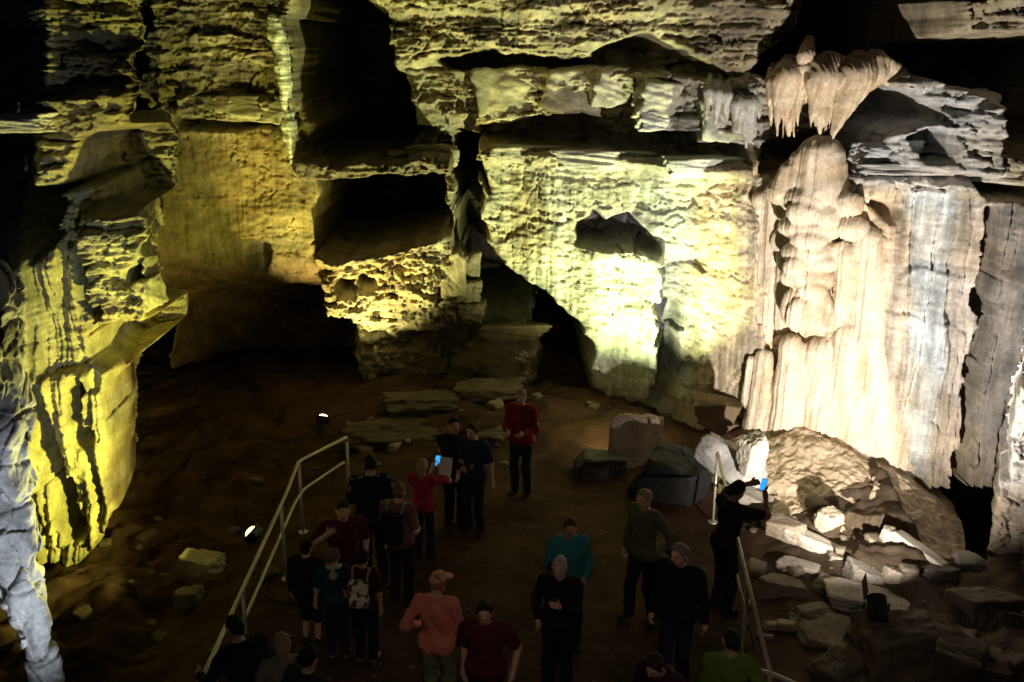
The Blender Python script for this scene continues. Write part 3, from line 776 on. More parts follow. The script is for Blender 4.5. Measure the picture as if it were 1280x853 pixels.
# flowstone mound
xs = np.arange(2.7, 7.2, .017); ys = np.arange(10.9, 15.6, .016)
X, Y = np.meshgrid(xs, ys)
cx, cy = 4.95, 14.9
u = (X - cx) * .95 - (cy - Y) * .02; v = (cy - Y)
s = np.sqrt((u / 1.8) ** 2 + (np.where(v > 0, v / 3.55, v / 3.0)) ** 2)
rid = np.abs(gn((X * .6 + Y) * 1.2, (X - Y * .5) * 3.4 + .8 * gn(X, Y, 260), 261)) + .7 * np.abs(gn((X + Y * .8) * 5.0, (Y - X) * 1.6, 266)) + .5 * np.abs(gn(X * 4.5 + Y * 2, Y * 6 - X * 3.4, 262)) + .25 * np.abs(gn(X * 10 + Y * 5, Y * 13 - X * 7, 264))
hm, bm_ = facets((X + Y * .5) * 1.5 + .3 * gn(X * 2, Y * 2, 270), (Y - X * .4) * 1.1, 271)
hm2, bm2 = facets((X + Y * .5) * 4.5 + .3 * gn(X * 5, Y * 5, 272), (Y - X * .4) * 2.6, 273)
Zm = .80 * (1 - np.clip(s, 0, 1.1) ** 1.5) - .04 + (.07 * hm + .02 * hm2) * sstep(1.1, .9, s) - .05 * (rid - .3) + .06 * fbm(X * 1.6, Y * 1.6, 5, 263) + .012 * fbm(X * 9, Y * 9, 3, 274)
keep = s < 1.08
C = np.array((.60, .47, .33)) * (1 + .18 * fbm(X * 2, Y * 3, 4, 265)[..., None]) 
V, Fc, Cc = compact(np.stack([X, Y, Zm], -1).reshape(-1, 3), gridfaces(len(xs), len(ys), keep), C.reshape(-1, 3))
o = meshobj('flowstone_mound', V, Fc, M_FLOW, None, Cc)
tag(o, 'rippled cream flowstone mound spreading below the column', 'flowstone')

# angular blocks set in the bedded bands of the wall
def wblock(px, py, wpx, hpx, prot, seed, col, dep=.7, rz=0):
    X0 = atY(px, py, 17.5)[0]
    Yw = float(ywall(X0)); X0 = atY(px, py, Yw)[0]; Yw = float(ywall(X0))
    sc = Yw * 1.03 / F
    return rock('rock_block', px, py, 0, (wpx * sc * 1.02, dep, hpx * sc * 1.02), seed, col, rz, Y=Yw - prot + dep * .4, parent=None, box=.8, rough=.10)
rb = random.Random(4)
for (px, py, w, h, pr, c) in [
    (636, 116, 92, 60, .30, (.43, .38, .24)), (712, 112, 66, 50, .22, (.42, .38, .27)), (765, 108, 50, 42, .30, (.38, .34, .28)),
    (836, 122, 74, 40, .34, (.42, .40, .33)), (830, 152, 60, 24, .40, (.38, .37, .36)), (560, 108, 60, 34, .12, (.33, .29, .18)), (548, 140, 54, 34, .22, (.30, .27, .17)),
    (900, 150, 46, 50, .42, (.45, .44, .38)), (540, 192, 60, 26, .25, (.27, .24, .16)), (505, 200, 40, 22, .2, (.22, .19, .12)),
    (1205, 140, 80, 44, .30, (.43, .43, .43)), (1215, 180, 64, 44, .34, (.42, .42, .42)), (1110, 192, 70, 26, .45, (.43, .44, .46)), (1160, 212, 150, 14, .34, (.40, .39, .38)),
    (650, 192, 90, 22, .50, (.40, .36, .27)), (760, 200, 110, 22, .50, (.41, .39, .33)), (880, 208, 100, 24, .50, (.42, .42, .38)),
    (566, 340, 32, 60, .5, (.34, .29, .18)),
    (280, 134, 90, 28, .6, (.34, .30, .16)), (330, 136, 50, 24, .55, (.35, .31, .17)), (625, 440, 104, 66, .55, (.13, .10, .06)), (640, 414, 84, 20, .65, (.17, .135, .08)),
    (588, 330, 24, 26, .3, (.25, .21, .13)), (588, 362, 26, 24, .45, (.27, .23, .14)), (590, 388, 30, 22, .55, (.25, .2, .12)),
]:
    o = wblock(px, py, w, h, pr, rb.randint(100, 9999), c, dep=max(.5, min(1.0, h / 60)), rz=rb.uniform(-.12, .12))
    o.parent = wall

for px, py, w, h, Yq, c in ((6, 154, 1.3, .26, 13.2, (.5, .48, .38)), (186, 366, .30, .5, 13.75, (.42, .39, .2))):
    o = rock('rock_block', px, py, 0, (w, .7, h), int(px) + 700, c, 0, Y=Yq, box=.8, rough=.08)
    o.parent = but

# scattered rubble, too many to count
rv = random.Random(9)
VV = []; FF = []; CC = []; nb = 0
for k in range(400):
    if k < 110:
        x = rv.uniform(2.9, 7.5); y = rv.uniform(7.5, 14.5); col = (.22, .18, .13)
        if x < 2.85 + .1 * (y - 10): continue
    elif k < 320:
        x = rv.uniform(-6.5, -3.2); y = rv.uniform(8, 16); col = (.07, .055, .035)
        if rv.random() < .85: continue
    else:
        x = rv.uniform(-3, 3); y = rv.uniform(14.6, 17.2); col = (.17, .13, .08)
    if abs(x - 2) < 1.6 and abs(y - 15.3) < 1.5: continue
    sz = rv.choice([.05, .07, .1, .14, .2]) * rv.uniform(.8, 1.4)
    V, Fc = rock_mesh((sz * rv.uniform(.9, 1.6), sz, sz * .6), rv.randint(0, 99999), 3 if sz > .12 else 2, nplanes=5)
    a = rv.uniform(0, 6.28); ca, sa = math.cos(a), math.sin(a)
    V = np.stack([V[:, 0] * ca - V[:, 1] * sa, V[:, 0] * sa + V[:, 1] * ca, V[:, 2]], -1) + np.array((x, y, gz(x, y) + sz * .12))
    VV.append(V); FF.append(Fc + nb); nb += len(V); CC.append(np.tile(np.array(col) * rv.uniform(.6, 1.5), (len(V), 1)))
for k in range(520):
    x = rv.uniform(-3.2, 3.0); y = rv.uniform(7.2, 14.5)
    sz = rv.uniform(.018, .05)
    V, Fc = rock_mesh((sz * rv.uniform(.9, 1.6), sz, sz * .6), rv.randint(0, 99999), 2, nplanes=4)
    VV.append(V + np.array((x, y, gz(x, y) + sz * .1))); FF.append(Fc + nb); nb += len(V); CC.append(np.tile(np.array((.10, .07, .045)) * rv.uniform(.6, 1.6), (len(V), 1)))
o = meshobj('rubble', np.concatenate(VV), np.concatenate(FF), M_BOUL, None, np.concatenate(CC))
tag(o, 'scattered broken stones over the rough cave ground', 'rubble', kind='stuff')

# ------------------------------------------------------------------ tubes, boxes
def tube(pts, r, n=10):
    pts = [Vector(p) for p in pts]; V = []; Fc = []
    for k, p in enumerate(pts):
        d = (pts[min(k + 1, len(pts) - 1)] - pts[max(k - 1, 0)]).normalized()
        u = d.cross(Vector((0, 0, 1)))
        if u.length < 1e-3: u = Vector((1, 0, 0))
        u.normalize(); w = u.cross(d)
        for a in range(n):
            t = 2 * math.pi * a / n
            V.append(p + (u * math.cos(t) + w * math.sin(t)) * r)
    for k in range(len(pts) - 1):
        for a in range(n):
            b = (a + 1) % n
            Fc.append((k * n + a, k * n + b, (k + 1) * n + b, (k + 1) * n + a))
    c0 = len(V); V.append(pts[0]); V.append(pts[-1])
    for a in range(n):
        b = (a + 1) % n
        Fc.append((c0, b, a, a)); Fc.append((c0 + 1, (len(pts) - 1) * n + a, (len(pts) - 1) * n + b, (len(pts) - 1) * n + b))
    return V, Fc
import bmesh
def bobj(name, build, m, parent=None, smooth=False):
    bm = bmesh.new(); build(bm)
    me = bpy.data.meshes.new(name); bm.to_mesh(me); bm.free()
    me.materials.append(m)
    if smooth:
        for p in me.polygons: p.use_smooth = True
    o = bpy.data.objects.new(name, me); COL.objects.link(o)
    if parent: o.parent = parent
    return o
def bbox(bm, c, s, bev=.0):
    r = bmesh.ops.create_cube(bm, size=1)
    for v in r['verts']: v.co = Vector((v.co.x * s[0] + c[0], v.co.y * s[1] + c[1], v.co.z * s[2] + c[2]))
    if bev: bmesh.ops.bevel(bm, geom=[e for e in bm.edges if all(v in r['verts'] for v in e.verts)], offset=bev, segments=2, affect='EDGES', profile=.5)
def tubeobj(name, pts, r, m, parent, n=10):
    def b(bm):
        V, Fc = tube(pts, r, n)
        vs = [bm.verts.new(v) for v in V]
        for f in Fc:
            q = []
            for i in f:
                if vs[i] not in q: q.append(vs[i])
            try: bm.faces.new(q)
            except ValueError: pass
    return bobj(name, b, m, parent, True)
def bend(pts, rad=.12, n=5):
    P = [Vector(p) for p in pts]; out = [P[0]]
    for k in range(1, len(P) - 1):
        a = (P[k - 1] - P[k]).normalized() * rad; b = (P[k + 1] - P[k]).normalized() * rad
        for j in range(n + 1):
            t = j / n
            out.append((P[k] + a) * (1 - t) ** 2 + P[k] * 2 * t * (1 - t) + (P[k] + b) * t * t)
    out.append(P[-1]); return out

# left handrail
root = empty('handrail', atZ(372, 577, 1.1)[:2] + (0,))
tag(root, 'steel handrail with two tubes bending round beside the floodlights', 'handrail')
off = Vector(root.location)
top = [atZ(225, 905, 1.1), atZ(268, 815, 1.1), atZ(360, 612, 1.1), atZ(373, 577, 1.1), atZ(433, 547, 1.1)]
low = [atZ(262, 868, .62), atZ(305, 776, .62), atZ(367, 632, .62), atZ(379, 612, .62), atZ(430, 578, .62)]
tubeobj('top_rail', [Vector(p) - off for p in bend(top)], .024, M_STEEL, root)
tubeobj('lower_rail', [Vector(p) - off for p in bend(low)], .020, M_STEEL, root)
for px, py in ((433, 547), (373, 577), (351, 632), (303, 738), (255, 842)):
    p = Vector(atZ(px, py, 1.1)); 
    po_ = tubeobj('post', [Vector((p.x, p.y, gz(p.x, p.y) - .1)) - off, p - off], .021, M_STEEL, root)
    bobj('base_plate', lambda bm: bmesh.ops.create_cone(bm, cap_ends=True, segments=20, radius1=.07, radius2=.065, depth=.014, matrix=Matrix.Translation(Vector((p.x, p.y, gz(p.x, p.y) + .012)) - off)), M_STEEL, po_)
    bobj('clamp', lambda bm: bmesh.ops.create_cone(bm, cap_ends=True, segments=14, radius1=.031, radius2=.031, depth=.05, matrix=Matrix.Translation(p - off - Vector((0, 0, .035)))), M_STEEL, po_)
# right handrail
root = empty('handrail', atZ(922, 670, 1.1)[:2] + (0,))
tag(root, 'straight pale steel handrail beside the bright rubble', 'handrail')
off = Vector(root.location)
e = Vector(atZ(963, 842, 1.1)); s0 = Vector(atZ(897, 566, 1.1))
tubeobj('top_rail', [s0 - off, Vector(atZ(921, 670, 1.1)) - off, e - off], .023, M_STEEL, root)
tubeobj('lower_rail', [Vector(atZ(899, 606, .6)) - off, Vector(atZ(913, 690, .6)) - off, Vector(atZ(944, 812, .6)) - off], .019, M_STEEL, root)
tubeobj('return_rail', [Vector(atZ(938, 836, 1.1)) - off, e - off, Vector(atZ(1010, 862, 1.1)) - off, Vector(atZ(1080, 890, 1.1)) - off], .023, M_STEEL, root)
for px, py in ((897, 566), (913, 634), (935, 728), (963, 842)):
    p = Vector(atZ(px, py, 1.1)); p.z -= .012
    po_ = tubeobj('post', [Vector((p.x, p.y, gz(p.x, p.y) - .1)) - off, p - off], .02, M_STEEL, root)
    bobj('base_plate', lambda bm: bmesh.ops.create_cone(bm, cap_ends=True, segments=20, radius1=.07, radius2=.065, depth=.014, matrix=Matrix.Translation(Vector((p.x, p.y, gz(p.x, p.y) + .012)) - off)), M_STEEL, po_)
    bobj('clamp', lambda bm: bmesh.ops.create_cone(bm, cap_ends=True, segments=14, radius1=.031, radius2=.031, depth=.05, matrix=Matrix.Translation(p - off - Vector((0, 0, .035)))), M_STEEL, po_)

# ------------------------------------------------------------------ floodlights
def floodlight(key, label, glass, size=(.26, .12, .20), back=.08, tubebody=False):
    lc, tg = Vector(LAMPS[key][0]), Vector(LAMPS[key][1])
    d = (tg - lc).normalized()
    g = gz(lc.x, lc.y)
    root = empty('floodlight', (lc.x, lc.y, g))
    tag(root, label, 'lamp')
    q = d.to_track_quat('Y', 'Z').to_matrix().to_4x4()
    base = Matrix.Translation(lc - d * back - Vector((lc.x, lc.y, g))) @ q
    w, dp, h = size
    def body(bm):
        if tubebody:
            bmesh.ops.create_cone(bm, cap_ends=True, segments=28, radius1=w / 2, radius2=w / 2 * .92, depth=dp * 2, matrix=Matrix.Rotation(math.pi / 2, 4, 'X') @ Matrix.Translation((0, 0, dp)))
        else: bbox(bm, (0, -dp / 2, 0), (w, dp, h), .012)
    b = bobj('housing', body, M_BLACK, root); b.matrix_local = base
    def fins(bm):
        for k in range(6): bbox(bm, (-w * .38 + k * w * .152, -dp - .014, 0), (.008, .034, h * .8))
    if not tubebody:
        f_ = bobj('cooling_fins', fins, M_BLACK, root); f_.matrix_local = base
    def rim(bm):
        for sx in (-1, 1): bbox(bm, (sx * (w / 2 - .008), .006, 0), (.016, .014, h))
        for sz in (-1, 1): bbox(bm, (0, .006, sz * (h / 2 - .008)), (w - .033, .014, .016))
    if not tubebody:
        r_ = bobj('rim', rim, M_BLACK, root); r_.matrix_local = base
        def dome(bm):
            r = bmesh.ops.create_uvsphere(bm, u_segments=24, v_segments=12, radius=1)
            for v in r['verts']: v.co = Vector((v.co.x * w * .43, max(v.co.y, 0) * .05 + .002, v.co.z * h * .43))
        gl = bobj('lamp_glass', dome, glass, root, True); gl.matrix_local = base
    else:
        gl = bobj('lamp_glass', lambda bm: bmesh.ops.create_cone(bm, cap_ends=True, segments=24, radius1=w / 2 * .85, radius2=w / 2 * .85, depth=.004, matrix=Matrix.Translation((0, .004, 0)) @ Matrix.Rotation(math.pi / 2, 4, 'X')), glass, root); gl.matrix_local = base
    if key == 'flow':
        bd = bobj('added_light_shield', lambda bm: bbox(bm, (-.105, .118, 0), (.004, .236, .24)), M_BLACK, root); bd.matrix_local = base  # plate added to keep the spot off the boulder on its left
    if key in ('buttress', 'recess', 'flow'):
        cp_ = []
        for t_ in np.linspace(0, 1, 26):
            x_ = lc.x + (1.7 * t_) * (1 if key != 'recess' else -.8) * .6 + .10 * math.sin(t_ * 9); y_ = lc.y - .15 - 1.1 * t_ + .08 * math.sin(t_ * 7 + 1)
            cp_.append(Vector((x_ - lc.x, y_ - lc.y, gz(x_, y_) - g + .012)))
        tubeobj('cable', [c_ for c_ in cp_], .009, M_BLACK, root, 6)
    # yoke down to the ground
    c = base.translation; z0 = -.08
    side = (q @ Vector((1, 0, 0))); side.z = 0; side.normalize()
    pl = c + side * (w / 2 + .02) - d * dp * .5; pr = c - side * (w / 2 + .02) - d * dp * .5
    tubeobj('bracket', [pl, Vector((pl.x, pl.y, z0)), Vector((pr.x, pr.y, z0)), pr], .012, M_BLACK, root, 8)
floodlight('buttress', 'bright floodlight glowing beside the left handrail', M_GLOWY, (.24, .10, .18))
floodlight('recess', 'small floodlight glowing on the dark ground below the recess', M_GLOW2, (.22, .1, .12))
floodlight('centre', 'floodlight hidden behind the tilted slab and darkened boulder', M_GLOWW)
floodlight('flow', 'black cylindrical spotlight standing on the rubble by the white slab', M_GLOWW, (.22, .13, .22), .03, True)
floodlight('pillar', 'floodlight at the foot of the cold white pillar', M_GLOWW)
floodlight('right_pillar_fill', 'small fill lamp added among rubble to brighten the pale right pillar', M_GLOWW, (.13, .09, .13), .03, True)
floodlight('crowd_fill', 'dim unseen fill lamp added behind the camera to light the crowd', M_GLOWW)

# ------------------------------------------------------------------ people
MATS = {}
def cloth(col, rough=.85):
    key = tuple(col)
    if key not in MATS:
        MATS[key] = rockmat('woven_cloth', rough=rough, spec=.1, bump=.15, fine=90, var=.22, attr=False, col=col, grain=.006)
    return MATS[key]
SKINS = [rockmat('skin', rough=.55, spec=.3, bump=.03, fine=60, var=.12, attr=False, col=c) for c in ((.55, .34, .25), (.42, .25, .17), (.24, .13, .085))]
EYE = mat('dark_eye', (.02, .015, .012), .25)

def ik(a, t, l1, l2, hint):
    a = np.array(a, float); t = np.array(t, float)
    d = t - a; L = np.linalg.norm(d); m_ = (l1 + l2) * .995
    if L > m_: d = d / L * m_; L = m_; t = a + d
    u = d / L
    x = (l1 * l1 - l2 * l2 + L * L) / (2 * L); hgt = math.sqrt(max(l1 * l1 - x * x, 0))
    hn = np.array(hint, float); hn = hn - u * (hn @ u); hn /= max(np.linalg.norm(hn), 1e-6)
    return a + u * x + hn * hgt, t
def person(px, py, h, face, label, shirt, legs, hair=(.05, .035, .025), skin=0, sleeve='short', trouser='long', lean=0, lh=None, rh=None,
           pitch=0, yaw=0, hat=None, hairlen='short', stance=.0, bulk=1.0, seed=0, build=1.0, shoe=(.03, .03, .03), shirtlen=0.0, fine=.0135):
    """px,py: top of the head in the photograph; the feet stand on the floor under it. face: degrees, 0 looks away from the camera"""
    g0 = 0.0
    for _ in range(3):
        P = atZ(px, py, g0 + h); g0 = gz(P[0], P[1])
    root = empty('person', (P[0], P[1], g0), R_(face))
    tag(root, label, 'person', 'visitors in the cave')
    s = h / 1.72
    cl_, sl_ = math.cos(R_(lean)), math.sin(R_(lean))
    hip = np.array((0, 0, .93))
    def T(x, y, z):  # torso point with lean about the hips
        y0, z0 = y, z - .93
        return np.array((x, y0 * cl_ + z0 * sl_, .93 - y0 * sl_ + z0 * cl_))
    bk = bulk
    torso = [ell(T(0, .0, 1.28), (.165 * bk, .115 * bk, .20)), ell(T(0, .01, 1.10), (.145 * bk, .11 * bk, .17)), ell(T(0, -.005, .96), (.165 * bk, .12 * bk, .13)),
             cap(T(-.15, -.01, 1.42), T(.15, -.01, 1.42), .062, .062)]
    neck = [cap(T(0, -.01, 1.42), T(0, .02, 1.54), .056, .052)]
    hp, hy = R_(pitch - lean), R_(yaw)
    Rh = np.array(Matrix.Rotation(hy, 3, 'Z') @ Matrix.Rotation(hp, 3, 'X'))
    hc = T(0, .025, 1.545) + Rh @ np.array((0, .012, .075))
    def Hd(x, y, z): return hc + Rh @ np.array((x, y, z))
    head = [ell(hc, (.073, .092, .107), Rh), ell(Hd(0, .03, -.062), (.050, .052, .052), Rh), cap(Hd(0, .088, .012), Hd(0, .112, -.022), .010, .014),
            ell(Hd(.076, -.005, -.01), (.012, .022, .03), Rh), ell(Hd(-.076, -.005, -.01), (.012, .022, .03), Rh), cap(Hd(-.03, .084, .022), Hd(.03, .084, .022), .012, .012)]
    arms_u, arms_f, hands = [], [], []
    wr = {}
    for sgn, tgt in ((-1, lh), (1, rh)):
        sh = T(sgn * .185 * (1 + .5 * (bk - 1)), -.01, 1.405)
        t = np.array(tgt, float) if tgt is not None else T(sgn * (.27 + .03 * math.sin(seed + sgn)), .02 + .05 * math.sin(seed * 1.7 + sgn), .86)
        hint = (sgn * .5, -.8, -.5)
        el, w = ik(sh, t, .29, .255, hint)
        wr[sgn] = (el, w)
        arms_u.append(cap(sh, el, .052 * bk, .041)); arms_f.append(cap(el, w, .040, .027))
        d = (w - el) / np.linalg.norm(w - el)
        nrm = np.cross(d, np.array((0, 0, 1.))) if abs(d[2]) < .8 else np.array((sgn * -1., .15, 0))
        nrm = nrm - d * (nrm @ d); nrm /= np.linalg.norm(nrm)
        side = np.cross(d, nrm)
        hands.append(cap(w, w + d * .05, .026, .028))
        hands.append(ell(w + d * .055, (.022, .04, .045), np.stack([nrm, side, d], 1)))
        for j, (off_, ln) in enumerate(((-.03, .062), (-.010, .074), (.010, .070), (.029, .055))):
            b0 = w + d * .085 + side * off_; b1 = b0 + (d * .86 + nrm * .45 * 1) * ln * .55; b2 = b1 + (d * .55 + nrm * .8) * ln * .5
            hands += [cap(b0, b1, .0095, .009), cap(b1, b2, .009, .008)]
        b0 = w + d * .035 + side * -.036; b1 = b0 + (d * .6 - side * .75) * .034; b2 = b1 + (d * .9 - side * .1 + nrm * .3) * .03
        hands += [cap(b0, b1, .012, .0105), cap(b1, b2, .0105, .009)]
    thigh, calf, feet = [], [], []
    for sgn in (-1, 1):
        hj = np.array((sgn * .09, 0, .90)); an = np.array((sgn * (.10 + stance * .04), sgn * stance * .16, .085))
        kn, an = ik(hj, an, .425, .40, (0, 1, 0))
        thigh.append(cap(hj, kn, .082 * bk, .056)); calf.append(cap(kn, an, .054, .036))
        feet.append((an, sgn))
    footp = [cap(a + (0, -.02, -.045), a + (sg * .02, .12, -.055), .036, .030) for a, sg in feet]
    def mesh(name, prims, m, parent=root, **kw):
        fh = kw.pop('h', fine)
        V, Q = sdf_mesh(prims, fh, **kw)
        return meshobj(name, V * s, Q, m, parent)
    body = mesh('body', torso + neck + head + arms_u + arms_f + hands + thigh + calf + footp, SKINS[skin], k=.028)
    for sx in (-1, 1):
        mesh('eye', [ell(Hd(sx * .03, .083, .008), (.012, .009, .008), Rh)], EYE, body, h=.005, pad=.012)
    # shirt
    zb = .84 - shirtlen
    def cutlow(G): return (.93 + (G[..., 2] - .93) * cl_ + (G[..., 1]) * sl_) * -1 + zb
    up = T(0, 0, 1.49)
    nn = np.array((0, sl_, cl_))
    def cutneck(G): return np.where((np.abs(G[..., 0]) < .1), (G - up.astype(np.float32)) @ nn.astype(np.float32), -1)
    sp = torso + [cap(T(-.06, 0, .95), T(.06, 0, .95), .13 * bk, .13 * bk)]
    cuts = [cutlow, cutneck]
    if sleeve == 'long': sp = sp + arms_u + [cap(p[1], p[1] + (p[2] - p[1]) * .93, p[3] + .004, p[4] + .006) for p in arms_f]
    else: sp = sp + [cap(p[1], p[1] + (p[2] - p[1]) * .72, p[3] + .006, p[4] + .016) for p in arms_u]
    sm_ = shirt if not isinstance(shirt, tuple) else cloth(shirt)
    mesh('jacket' if sleeve == 'long' else 'shirt', sp, sm_, infl=.014, cuts=cuts, fold=.006, seed=seed, k=.035)
    # trousers
    tp = [ell((0, -.005, .95), (.168 * bk, .122 * bk, .12))] + thigh
    if trouser == 'long': tp = tp + [cap(p[1], p[2], p[3] + .006, p[4] + .016) for p in calf]
    else: tp = tp + [cap(p[1], p[1] + (p[2] - p[1]) * .12, p[3] + .012, p[4] + .025) for p in calf]
    mesh('trousers' if trouser == 'long' else 'shorts', tp, cloth(legs), infl=.013, cuts=[lambda G: G[..., 2] - 1.04], fold=.005, seed=seed + 3)
    for a, sg in feet:
        mesh('shoe', [cap(a + (0, -.025, -.042), a + (sg * .025, .135, -.052), .043, .036), cap(a + (0, -.02, -.03), a + (0, -.01, .02), .042, .04)], cloth(shoe), cuts=[lambda G: -G[..., 2] + .002], h=.0125)
    # hair or hat
    fn = Rh @ np.array((0, .86, -.52)); fc = Hd(0, .045, .012)
    def faceplane(G): return (G - fc.astype(np.float32)) @ fn.astype(np.float32)
    if hair is not None:
        hp_ = [ell(Hd(0, -.006, .012), (.084, .102, .112), Rh)]
        if hairlen == 'long': hp_ += [cap(Hd(0, -.06, -.02), Hd(0, -.085, -.20), .075, .05)]
        if hairlen == 'bun': hp_ += [ell(Hd(0, -.11, .05), (.045, .045, .045))]
        mesh('hair', hp_, cloth(hair, .7), cuts=[faceplane], fold=.006, seed=seed)
    if hat is not None:
        bn = Rh @ np.array((0, .12, -1.0)); bc = Hd(0, 0, .035)
        def under(G): return (G - bc.astype(np.float32)) @ bn.astype(np.float32)
        hm = cloth(hat)
        cp = mesh('cap', [ell(Hd(0, -.002, .018), (.089, .106, .118), Rh)], hm, cuts=[under])
        mesh('cap_brim', [ell(Hd(0, .13, .036), (.075, .075, .012), Rh)], hm, cp, h=.01)
    root['wr'] = 0
    del root['wr']
    return root, T, Hd, wr, s

def world_of(root, p, s):
    return root.location + Matrix.Rotation(root.rotation_euler.z, 3, 'Z') @ Vector(np.array(p) * s)
def backpack(root, T, s, m, label, size=(.15, .085, .22), z=1.2, strapm=None):
    c = T(0, -.21, z)
    bag = empty('backpack', world_of(root, (c[0], c[1], c[2] - size[2]), s), root.rotation_euler.z)
    tag(bag, label, 'backpack')
    def add(nm, prims, mm, **kw):
        V, Q = sdf_mesh(prims, .012, **kw)
        V = (V - (c - np.array((0, 0, size[2])))) * s
        return meshobj(nm, V, Q, mm, bag)
    add('pack_body', [rbox(c, np.array(size), .07)], m, fold=.003)
    add('pocket', [rbox(c + (0, -.08, -.07), np.array((size[0] * .75, .05, size[2] * .45)), .04)], m)
    for sx in (-1, 1):
        add('strap', [cap(T(sx * .10, -.15, z + .15), T(sx * .12, -.06, 1.50), .016, .018), cap(T(sx * .12, -.06, 1.50), T(sx * .13, .09, 1.44), .018, .018), cap(T(sx * .13, .09, 1.44), T(sx * .14, .135, 1.2), .018, .016), cap(T(sx * .14, .135, 1.2), T(sx * .17, -.05, 1.06), .016, .014)], strapm or m, h=None) if False else \
        add('strap', [cap(T(sx * .10, -.15, z + .15), T(sx * .12, -.06, 1.50), .016, .018), cap(T(sx * .12, -.06, 1.50), T(sx * .13, .09, 1.44), .018, .018), cap(T(sx * .13, .09, 1.44), T(sx * .14, .15, 1.2), .018, .016)], strapm or m)
def phone(root, s, p, n, label, name='phone', size=(.075, .009, .15), glow=True, body=None):
    o = empty(name, world_of(root, p, s), root.rotation_euler.z)
    tag(o, label, name)
    q = Vector(n).to_track_quat('-Y', 'Z').to_matrix().to_4x4()
    b = bobj('shell', lambda bm: bbox(bm, (0, 0, 0), size, .003), body or M_BLACK, o); b.matrix_local = q
    if glow:
        sc_ = bobj('screen', lambda bm: bbox(bm, (0, -size[1] / 2 - .0015, 0), (size[0] * .92, .002, size[2] * .92)), M_SCREEN, o); sc_.matrix_local = q
    return o

BLK, NAVY, MAROON = (.012, .012, .015), (.018, .022, .045), (.075, .014, .022)
# --- back of the crowd
person(652, 487, 1.74, 160, 'person in red hooded jacket standing alone by the black alcove', (.24, .022, .03), (.02, .022, .035), skin=0, sleeve='long', hair=(.30, .2, .14), lh=(-.12, .26, 1.12), rh=(.12, .26, 1.12), seed=1)
person(566, 521, 1.72, 205, 'person in dark purple top holding a white tablet behind the left crowd', (.030, .016, .028), BLK, skin=1, sleeve='long', lh=(-.16, .30, 1.10), rh=(.02, .32, 1.08), seed=2, hair=(.02, .015, .012))
r, T, Hd, wr, s = person(592, 530, 1.68, 150, 'person in dark blue top beside the tablet holder', (.028, .03, .07), (.02, .022, .03), skin=0, sleeve='short', rh=(.08, .30, 1.02), seed=3, hair=(.05, .04, .03))
r, T, Hd, wr, s = person(527, 576, 1.45, -8, 'child in pink red top raising a phone with blue screen', (.36, .03, .055), NAVY, skin=0, sleeve='short', lh=(.10, .30, 1.46), rh=(.24, .30, 1.46), hair=(.34, .26, .16), seed=4, hairlen='long')
phone(r, s, (.18, .38, 1.56), (-.05, -1, .45), 'small phone with bright blue screen raised by the child in pink red')
# the white tablet
o = empty('tablet', atZ(557, 583, 1.30))
tag(o, 'white tablet held up flat against dark clothing', 'tablet')
b = bobj('shell', lambda bm: bbox(bm, (0, 0, 0), (.17, .010, .245), .004), M_TABLET, o)
b.rotation_euler = (R_(-14), R_(4), R_(-8))
bobj('camera_lens', lambda bm: bmesh.ops.create_cone(bm, cap_ends=True, segments=16, radius1=.008, radius2=.007, depth=.004, matrix=Matrix.Translation((.068, -.0068, .105)) @ Matrix.Rotation(math.pi / 2, 4, 'X')), M_BLACK, b)
r, T, Hd, wr, s = person(462, 571, 1.80, 10, 'tall person in black top with pale shoulder stripes seen from behind', (.014, .015, .022), BLK, skin=0, sleeve='short', seed=5, bulk=1.12, hair=(.03, .025, .02), rh=(.12, .22, 1.15), lh=(-.12, .22, 1.15))
for sx in (-1, 1):
    V, Q = sdf_mesh([cap(T(sx * .09, -.045, 1.483), T(sx * .215, -.05, 1.46), .014, .014), cap(T(sx * .215, -.05, 1.46), T(sx * .262, -.075, 1.33), .014, .012)], .009, k=.02)
    meshobj('shoulder_stripe', V * s, Q, cloth((.30, .31, .36)), r)
r, T, Hd, wr, s = person(497, 606, 1.62, -20, 'person in faded brown top with a black backpack in the left crowd', (.16, .085, .07), BLK, skin=0, sleeve='short', seed=6, hair=(.18, .09, .06), rh=(.2, .12, 1.05))
backpack(r, T, s, cloth((.012, .012, .016)), 'black backpack with pale top strap worn over faded brown top', strapm=cloth((.3, .26, .2)))
person(427, 626, 1.70, 200, 'person in maroon shirt with bare raised forearm in the left crowd', MAROON, (.02, .016, .02), skin=0, sleeve='short', seed=7, rh=(.22, .20, 1.42), lh=(-.22, .12, .98), hair=(.04, .03, .025), bulk=1.1)
person(381, 678, 1.34, -15, 'child in black hooded top and shorts with bare legs', (.010, .010, .014), (.012, .013, .018), skin=0, sleeve='long', trouser='shorts', seed=8, bulk=1.25, shirtlen=.12, hair=(.012, .01, .01))
r, T, Hd, wr, s = person(416, 688, 1.38, 5, 'child with pale collar and dark teal shirt', (.014, .045, .065), (.012, .02, .03), skin=0, seed=9, hair=(.15, .10, .075), shoe=(.22, .14, .1))
ring = [T(.088 * math.cos(a) , -.012 + .085 * math.sin(a), 1.475 - .02 * math.sin(a)) for a in np.linspace(0, 2 * math.pi, 13)]
V, Q = sdf_mesh([cap(p0, p1, .024, .024) for p0, p1 in zip(ring, ring[1:])] + [ell(T(0, -.13, 1.40), (.06, .02, .075))], .0115, k=.02)
meshobj('collar', V * s, Q, cloth((.34, .40, .22)), r)
